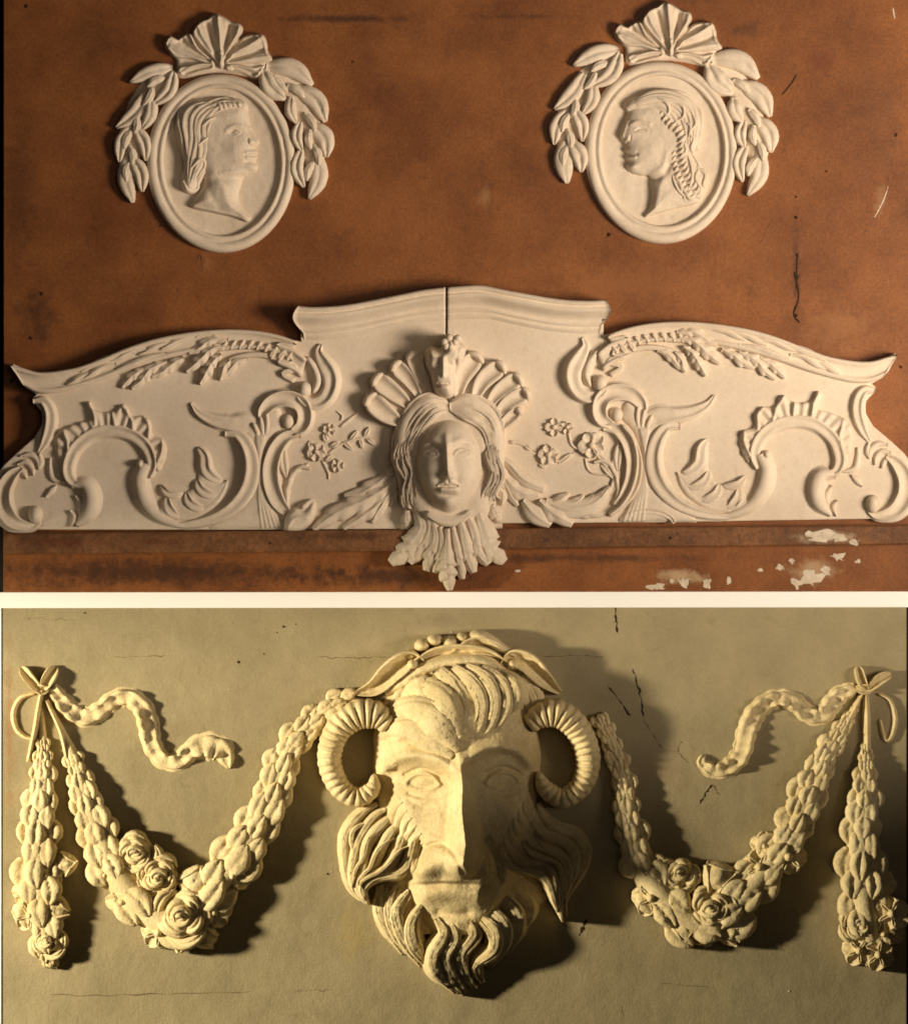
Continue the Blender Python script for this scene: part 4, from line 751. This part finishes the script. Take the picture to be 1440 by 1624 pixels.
# whiskers
for A_, B_ in (([(400, 730), (360, 800), (300, 865), (240, 930)], [(490, 880), (455, 950), (405, 1005), (340, 1055)]), ([(880, 730), (915, 800), (975, 865), (1040, 920)], [(785, 890), (820, 960), (875, 1005), (940, 1050)])):
    fan('whisker_lock', fJ, A_, B_, 6, 5.0, (9, 9), (0, 0), TH, wave=17, jit=1.0, parent=face, surf=(FACE, -3))
for pts, w, h in (([(292, 490), (380, 440), (480, 450), (600, 545)], [6, 15, 19, 6], 15), ([(310, 430), (420, 370), (530, 400), (625, 520)], [6, 17, 20, 6], 13), ([(370, 350), (470, 290), (560, 340), (632, 470)], [6, 18, 20, 6], 13)):
    sweep('hair_lock', fJ([(x_, y_, FACE.at(*fJ(x_, y_)) - 4) for x_, y_ in pts]), w, [h * .6, h, h, h * .6], TH, 'lock', z=0, sink=30, parent=face, jit=1.3, soft=True)
fL = frame(500, 1220, 3.1304)
fan('whisker_lock', fJ, [(300, 740), (228, 800), (163, 860), (150, 935), (185, 1030), (238, 1138)], [(470, 845), (440, 930), (395, 985), (318, 1015), (265, 1065), (252, 1128)], 6, 8.6, (18, 36), (10, 50), TH, wave=19, jit=1.2, parent=face)
fan('whisker_lock', fJ, [(270, 815), (205, 870), (185, 940), (205, 1010), (215, 1060)], [(420, 905), (370, 960), (300, 985), (250, 1040), (240, 1090)], 4, 4.2, (26, 42), (14, 52), TH, wave=22, jit=1.2, parent=face)
fan('whisker_lock', fJ, [(940, 740), (1005, 830), (1085, 880), (1112, 955), (1085, 1060), (1038, 1182)], [(765, 858), (795, 950), (855, 1005), (950, 1030), (1003, 1085), (1022, 1176)], 6, 8.6, (18, 36), (8, 46), TH, wave=19, jit=1.2, parent=face)
fan('whisker_lock', fJ, [(980, 830), (1040, 890), (1075, 960), (1055, 1050), (1035, 1120)], [(820, 910), (870, 965), (960, 1000), (1010, 1060), (1020, 1120)], 4, 4.2, (26, 42), (10, 44), TH, wave=22, jit=1.2, parent=face)
for pts, w, h, zb in (([(335, 560), (322, 680), (368, 790), (438, 900)], 9, 22, 14), ([(400, 570), (368, 680), (398, 800), (475, 905)], 9, 26, 20), ([(462, 590), (402, 690), (440, 820), (532, 962)], 10, 31, 27), ([(545, 640), (478, 750), (488, 860), (565, 972)], 11, 36, 33), ([(610, 720), (645, 800), (590, 900), (602, 990), (705, 1092)], 11, 40, 36),
                      ([(662, 705), (696, 820), (650, 920), (684, 1010), (745, 1098)], 10, 37, 34), ([(735, 690), (788, 800), (722, 900), (745, 1000), (795, 1062)], 9, 35, 33), ([(800, 690), (888, 790), (884, 880), (802, 960), (832, 1042)], 11, 37, 32), ([(800, 630), (922, 740), (932, 850), (862, 965)], 11, 31, 26), ([(835, 580), (982, 680), (1002, 790), (935, 905)], 11, 26, 18), ([(880, 555), (1042, 640), (1054, 720), (992, 805)], 10, 20, 10)):
    for k, (dx, ws, hs) in enumerate(((0, 1.05, 1.0), (rng.uniform(-26, -16), .55, .9), (rng.uniform(16, 26), .5, .85))):
        P = [(x_ + dx * (1 - .55 * q_ / (len(pts) - 1)) + rng.uniform(-4, 4), y_ + rng.uniform(-5, 5) + abs(dx) * .8) for q_, (x_, y_) in enumerate(pts)]
        sweep('beard_lock', fL(P), [3] + [w * ws, w * 1.15 * ws, w * ws][:len(pts) - 2] + [2], [h * hs * .5, h * hs, h * hs * .92, h * hs * .5], TH, 'lock', z=[zb, zb * .8, zb * .3], sink=34, jit=1.3, parent=face, soft=True)
for pts, w in (([(470, 1010), (500, 960), (560, 945), (625, 985)], 6), ([(655, 990), (710, 950), (770, 970), (800, 1030)], 6), ([(480, 1035), (520, 990), (580, 975), (630, 1010)], 6)):
    part('moustache_lock', pts, [3, w, w, 3], 12, 'lock', [74, 80] if pts[0][0] < 640 else [80, 66], parent=face, sink=30)
# ------------------------------------------------------------------ garlands, drops and ribbons
def garland(name, label, path, hw, flowers, group, zr=1.0, start_plain=.0, skip=(2, 2)):
    hw = [v * 1.13 for v in hw]; flowers = [(x, y, r * 1.12, k) for x, y, r, k in flowers]
    P = np.array(path, float); L = np.linalg.norm(np.diff(P, axis=0), axis=1).sum()
    th = Thing(name, label, name, P[0][0], P[0][1], 0, group); th.mat = OC
    n = int(L / 4); C = cr(P, n); t = np.linspace(0, 1, n); w = lerp(hw, t)
    sweep('core', path, [max(2, v * .72) for v in hw], [v * 1.15 * zr for v in hw], th, 'round', z=0, n=60, cap=1, jit=1.0)
    T_ = np.gradient(C, axis=0); T_ /= np.linalg.norm(T_, axis=1)[:, None]; Nn = np.stack([-T_[:, 1], T_[:, 0]], 1)
    s = start_plain * L; k = 0; sgn = 1
    while s < L - 6:
        i = min(n - 1, int(s / L * n)); wi = w[i]
        step = max(9, wi * .86)
        for off, lean in ((-.76, -.2), (0.03, 0), (.76, .2)) if k % 2 == 0 else ((-.46, -.15), (.46, .15)):
            b = C[i] + Nn[i] * off * wi * .8 - T_[i] * wi * .25
            ln = wi * rng.uniform(1.15, 1.5)
            tip = b + T_[i] * ln + Nn[i] * lean * wi * .45
            if any((tip[0] - f[0]) ** 2 + (tip[1] - f[1]) ** 2 < (f[2] * .45) ** 2 for f in flowers): continue
            zb = wi * 1.05 * zr * math.sqrt(max(.05, 1 - off * off * .95)) - 1
            leaf('leaf', b, tip, wi * rng.uniform(.44, .56), 7 + wi * .14, th, z=zb - 3, bend=rng.uniform(-.12, .12), lift=rng.uniform(1, 5), jit=1.7, sink=max(6, zb * .6), prof='leaf' if rng.random() < .5 else 'sleaf')
        s += step; k += 1
    for f in flowers:
        x, y, r, kind = f
        zc = r * .9
        if kind == 'rose':
            hub = ball('flower', x, y, r * .85, r * .8, r * .6, th, z=zc * .6, n=16, m=7, jit=1.0, sink=20)
            for q, (rr, cnt) in enumerate(((.95, 5), (.6, 4), (.3, 2))):
                for j in range(cnt):
                    a0 = 2 * math.pi * j / cnt + q * .7 + rng.uniform(-.2, .2); da = 1.5 * math.pi / cnt
                    ox, oy, ro = rng.uniform(-.14, .14) * r, rng.uniform(-.14, .14) * r, rr * rng.uniform(.82, 1.15)
                    arc = [(x + ox + ro * r * math.cos(a0 + u * da), y + oy + ro * r * (1 - .25 * abs(u)) * math.sin(a0 + u * da)) for u in (-.85, -.3, .3, .85)]
                    sweep('petal', arc, [r * .06, r * .24, r * .26, r * .06], [r * .4, r * .7, r * .62, r * .35], th, 'sleaf', z=zc * (.5 + .24 * q) * rng.uniform(.85, 1.1), n=9, sink=8, parent=hub, jit=1.8)
        elif kind == 'fruit':
            hub = ball('bud', x, y, r * .9, r * .8, r * .9, th, z=zc * .7, n=16, m=7, jit=2.2, sink=20)
            for j in range(3):
                a0 = r + 2.1 * j + rng.uniform(-.3, .3)
                sweep('petal', [(x + r * .95 * math.cos(a0 - .9), y + r * .95 * math.sin(a0 - .9)), (x + r * .5 * math.cos(a0), y + r * .5 * math.sin(a0)), (x + r * .9 * math.cos(a0 + .9), y + r * .9 * math.sin(a0 + .9))], [r * .12, r * .34, r * .12], [r * .4, r * .55, r * .4], th, 'ridge', z=zc * 1.0, n=10, sink=8, parent=hub, jit=1.6)
        else:
            hub = ball('flower', x, y, r * .3, r * .3, r * .75, th, z=zc, n=10, m=5, jit=.8, sink=12)
            for j in range(5):
                a = 2 * math.pi * j / 5 + r; rr = r * rng.uniform(.95, 1.12)
                b = (x + r * .15 * math.cos(a), y + r * .15 * math.sin(a)); tq = (x + rr * math.cos(a), y + rr * math.sin(a))
                sweep('petal', [b, ((b[0] + tq[0]) / 2, (b[1] + tq[1]) / 2), tq], [r * .22, r * .5, r * .52, r * .2], [r * .45, r * .6, r * .6, r * .3], th, 'gutter', z=[zc * .85, zc * .55], n=9, sink=10, parent=hub, jit=1.8)
    return th
def fl(f, lst): return [(*f(x, y), r / f.s, k) for x, y, r, k in lst]
GG = 'garlands hanging from knots'
garland('garland', 'thick ochre garland between the left knot and the horned mask', fH([(195, 430), (235, 520), (285, 640), (325, 780), (370, 900), (430, 1030), (520, 1150), (640, 1230), (740, 1200), (830, 1080), (930, 940), (1010, 800), (1060, 660), (1130, 540), (1230, 450), (1340, 395)]), [4, 9, 19, 26, 30, 33, 35, 36, 36, 34, 31, 28, 25, 22, 22, 18],
        fl(fH, [(515, 975, 70, 'rose'), (600, 1060, 74, 'rose'), (690, 1205, 92, 'rose'), (735, 1085, 62, 'fruit'), (545, 1150, 64, 'petals'), (465, 1160, 52, 'petals'), (600, 1275, 58, 'petals'), (690, 1300, 50, 'fruit'), (770, 1290, 52, 'fruit'), (810, 1200, 58, 'petals'), (880, 1060, 60, 'petals'), (400, 1060, 48, 'petals'), (830, 1110, 40, 'fruit')]), GG, start_plain=.1)
garland('garland', 'thick ochre garland between the horned mask and the right knot', fM([(70, 430), (120, 540), (165, 680), (185, 830), (230, 980), (310, 1120), (420, 1220), (530, 1220), (630, 1120), (720, 1010), (810, 890), (870, 760), (930, 620), (1000, 500), (1075, 385)]), [11, 15, 18, 23, 28, 32, 34, 34, 32, 30, 27, 25, 21, 13, 4],
        fl(fM, [(510, 1170, 84, 'rose'), (530, 1050, 66, 'fruit'), (385, 1040, 66, 'rose'), (270, 1130, 62, 'petals'), (350, 1150, 60, 'petals'), (400, 1250, 56, 'fruit'), (575, 1265, 54, 'fruit'), (480, 1275, 44, 'petals'), (620, 1130, 52, 'petals'), (690, 1010, 62, 'petals'), (800, 970, 66, 'petals'), (285, 1010, 50, 'rose'), (710, 930, 46, 'petals')]), GG, start_plain=0)
GD = 'leaf drops hanging straight down'
garland('leaf_drop', 'ochre leaf drop hanging straight down from the left knot', fH([(155, 420), (162, 520), (165, 640), (155, 780), (150, 920), (150, 1060), (160, 1180), (180, 1290), (195, 1400)]), [4, 8, 18, 26, 30, 33, 30, 24, 7],
        fl(fH, [(180, 1060, 52, 'petals'), (120, 1210, 58, 'petals'), (215, 1190, 52, 'fruit'), (185, 1310, 56, 'rose'), (250, 1020, 46, 'fruit'), (200, 1390, 26, 'fruit'), (100, 1130, 42, 'petals')]), GD, start_plain=.14)
garland('leaf_drop', 'ochre leaf drop hanging straight down from the right knot', fM([(1100, 400), (1105, 500), (1105, 640), (1095, 780), (1090, 920), (1085, 1060), (1100, 1180), (1120, 1290), (1135, 1385)]), [4, 7, 17, 24, 29, 32, 31, 28, 12],
        fl(fM, [(1080, 1235, 60, 'rose'), (1200, 1190, 62, 'petals'), (1075, 1335, 54, 'petals'), (1150, 1350, 56, 'petals'), (1170, 1270, 50, 'petals'), (1175, 1080, 44, 'petals'), (1210, 1270, 40, 'petals'), (1040, 1180, 40, 'petals')]), GD, start_plain=.14)

def ribbon(label, f, path, w, loop, knots, stems):
    p = f(*path[0]); th = Thing('ribbon', label, 'ribbon', p[0], p[1], 0, 'tied ribbons'); th.mat = OC
    sweep('streamer', f([q[:2] for q in path]), w, [16, 18, 14, 16, 20, 16, 14, 18, 16, 10], th, [(-1, 0), (-.95, .7), (-.8, 1), (-.5, .72), (0, .62), (.4, .8), (.75, .95), (.95, .7), (1, 0)], z=0, ring=19, ring_amp=.42, twist=.5, jit=1.2, sink=4)
    sweep('loop', f(loop), [2.2, 3.4, 3.4, 2.2], 8, th, 'round', z=0, jit=.6, cap=1)
    for pts, ww in knots: sweep('knot', f(pts), ww, [16, 24, 20], th, 'gutter', z=0, cap=1, jit=.8)
    for pts, ww in stems: sweep('tail', f(pts), ww, [16, 18, 14], th, 'ridge', z=2, jit=.8)
    return th
ribbon('wavy ochre ribbon streaming right from the left knot', fN, [(300, 215), (345, 280), (410, 350), (490, 385), (570, 355), (650, 290), (740, 275), (815, 330), (850, 430), (870, 540), (930, 630), (1020, 640), (1090, 580), (1170, 550), (1270, 575), (1310, 680)], [8, 13, 14, 13, 12, 13, 13, 14, 13, 12, 12, 13, 18, 16, 3],
       [(205, 250), (120, 280), (80, 360), (95, 450), (150, 500), (210, 510)], [([(125, 100), (170, 160), (235, 235)], [8, 9, 7]), ([(325, 95), (290, 150), (245, 235)], [9, 11, 7]), ([(200, 210), (245, 230), (290, 220)], [5, 9, 5])],
       [([(245, 230), (225, 330), (205, 460), (165, 640)], [4, 5, 5, 4]), ([(270, 290), (320, 390), (360, 490), (390, 640)], [4, 5, 5, 4])])
ribbon('wavy ochre ribbon streaming left from the right knot', fM, [(1065, 320), (1000, 350), (940, 425), (880, 420), (820, 370), (750, 365), (685, 410), (645, 490), (625, 570), (580, 625), (515, 640), (470, 610), (478, 580)], [8, 12, 13, 12, 12, 12, 13, 14, 13, 13, 12, 10, 3],
       [(1150, 340), (1200, 370), (1220, 440), (1205, 510), (1180, 520), (1160, 440)], [([(1075, 235), (1085, 280), (1105, 330)], [7, 8, 6]), ([(1205, 265), (1160, 285), (1115, 325)], [7, 9, 6]), ([(1060, 320), (1105, 325), (1140, 320)], [5, 9, 5])],
       [([(1090, 345), (1040, 440), (980, 560)], [4, 6, 5]), ([(1105, 345), (1110, 450), (1110, 600)], [5, 7, 6])])
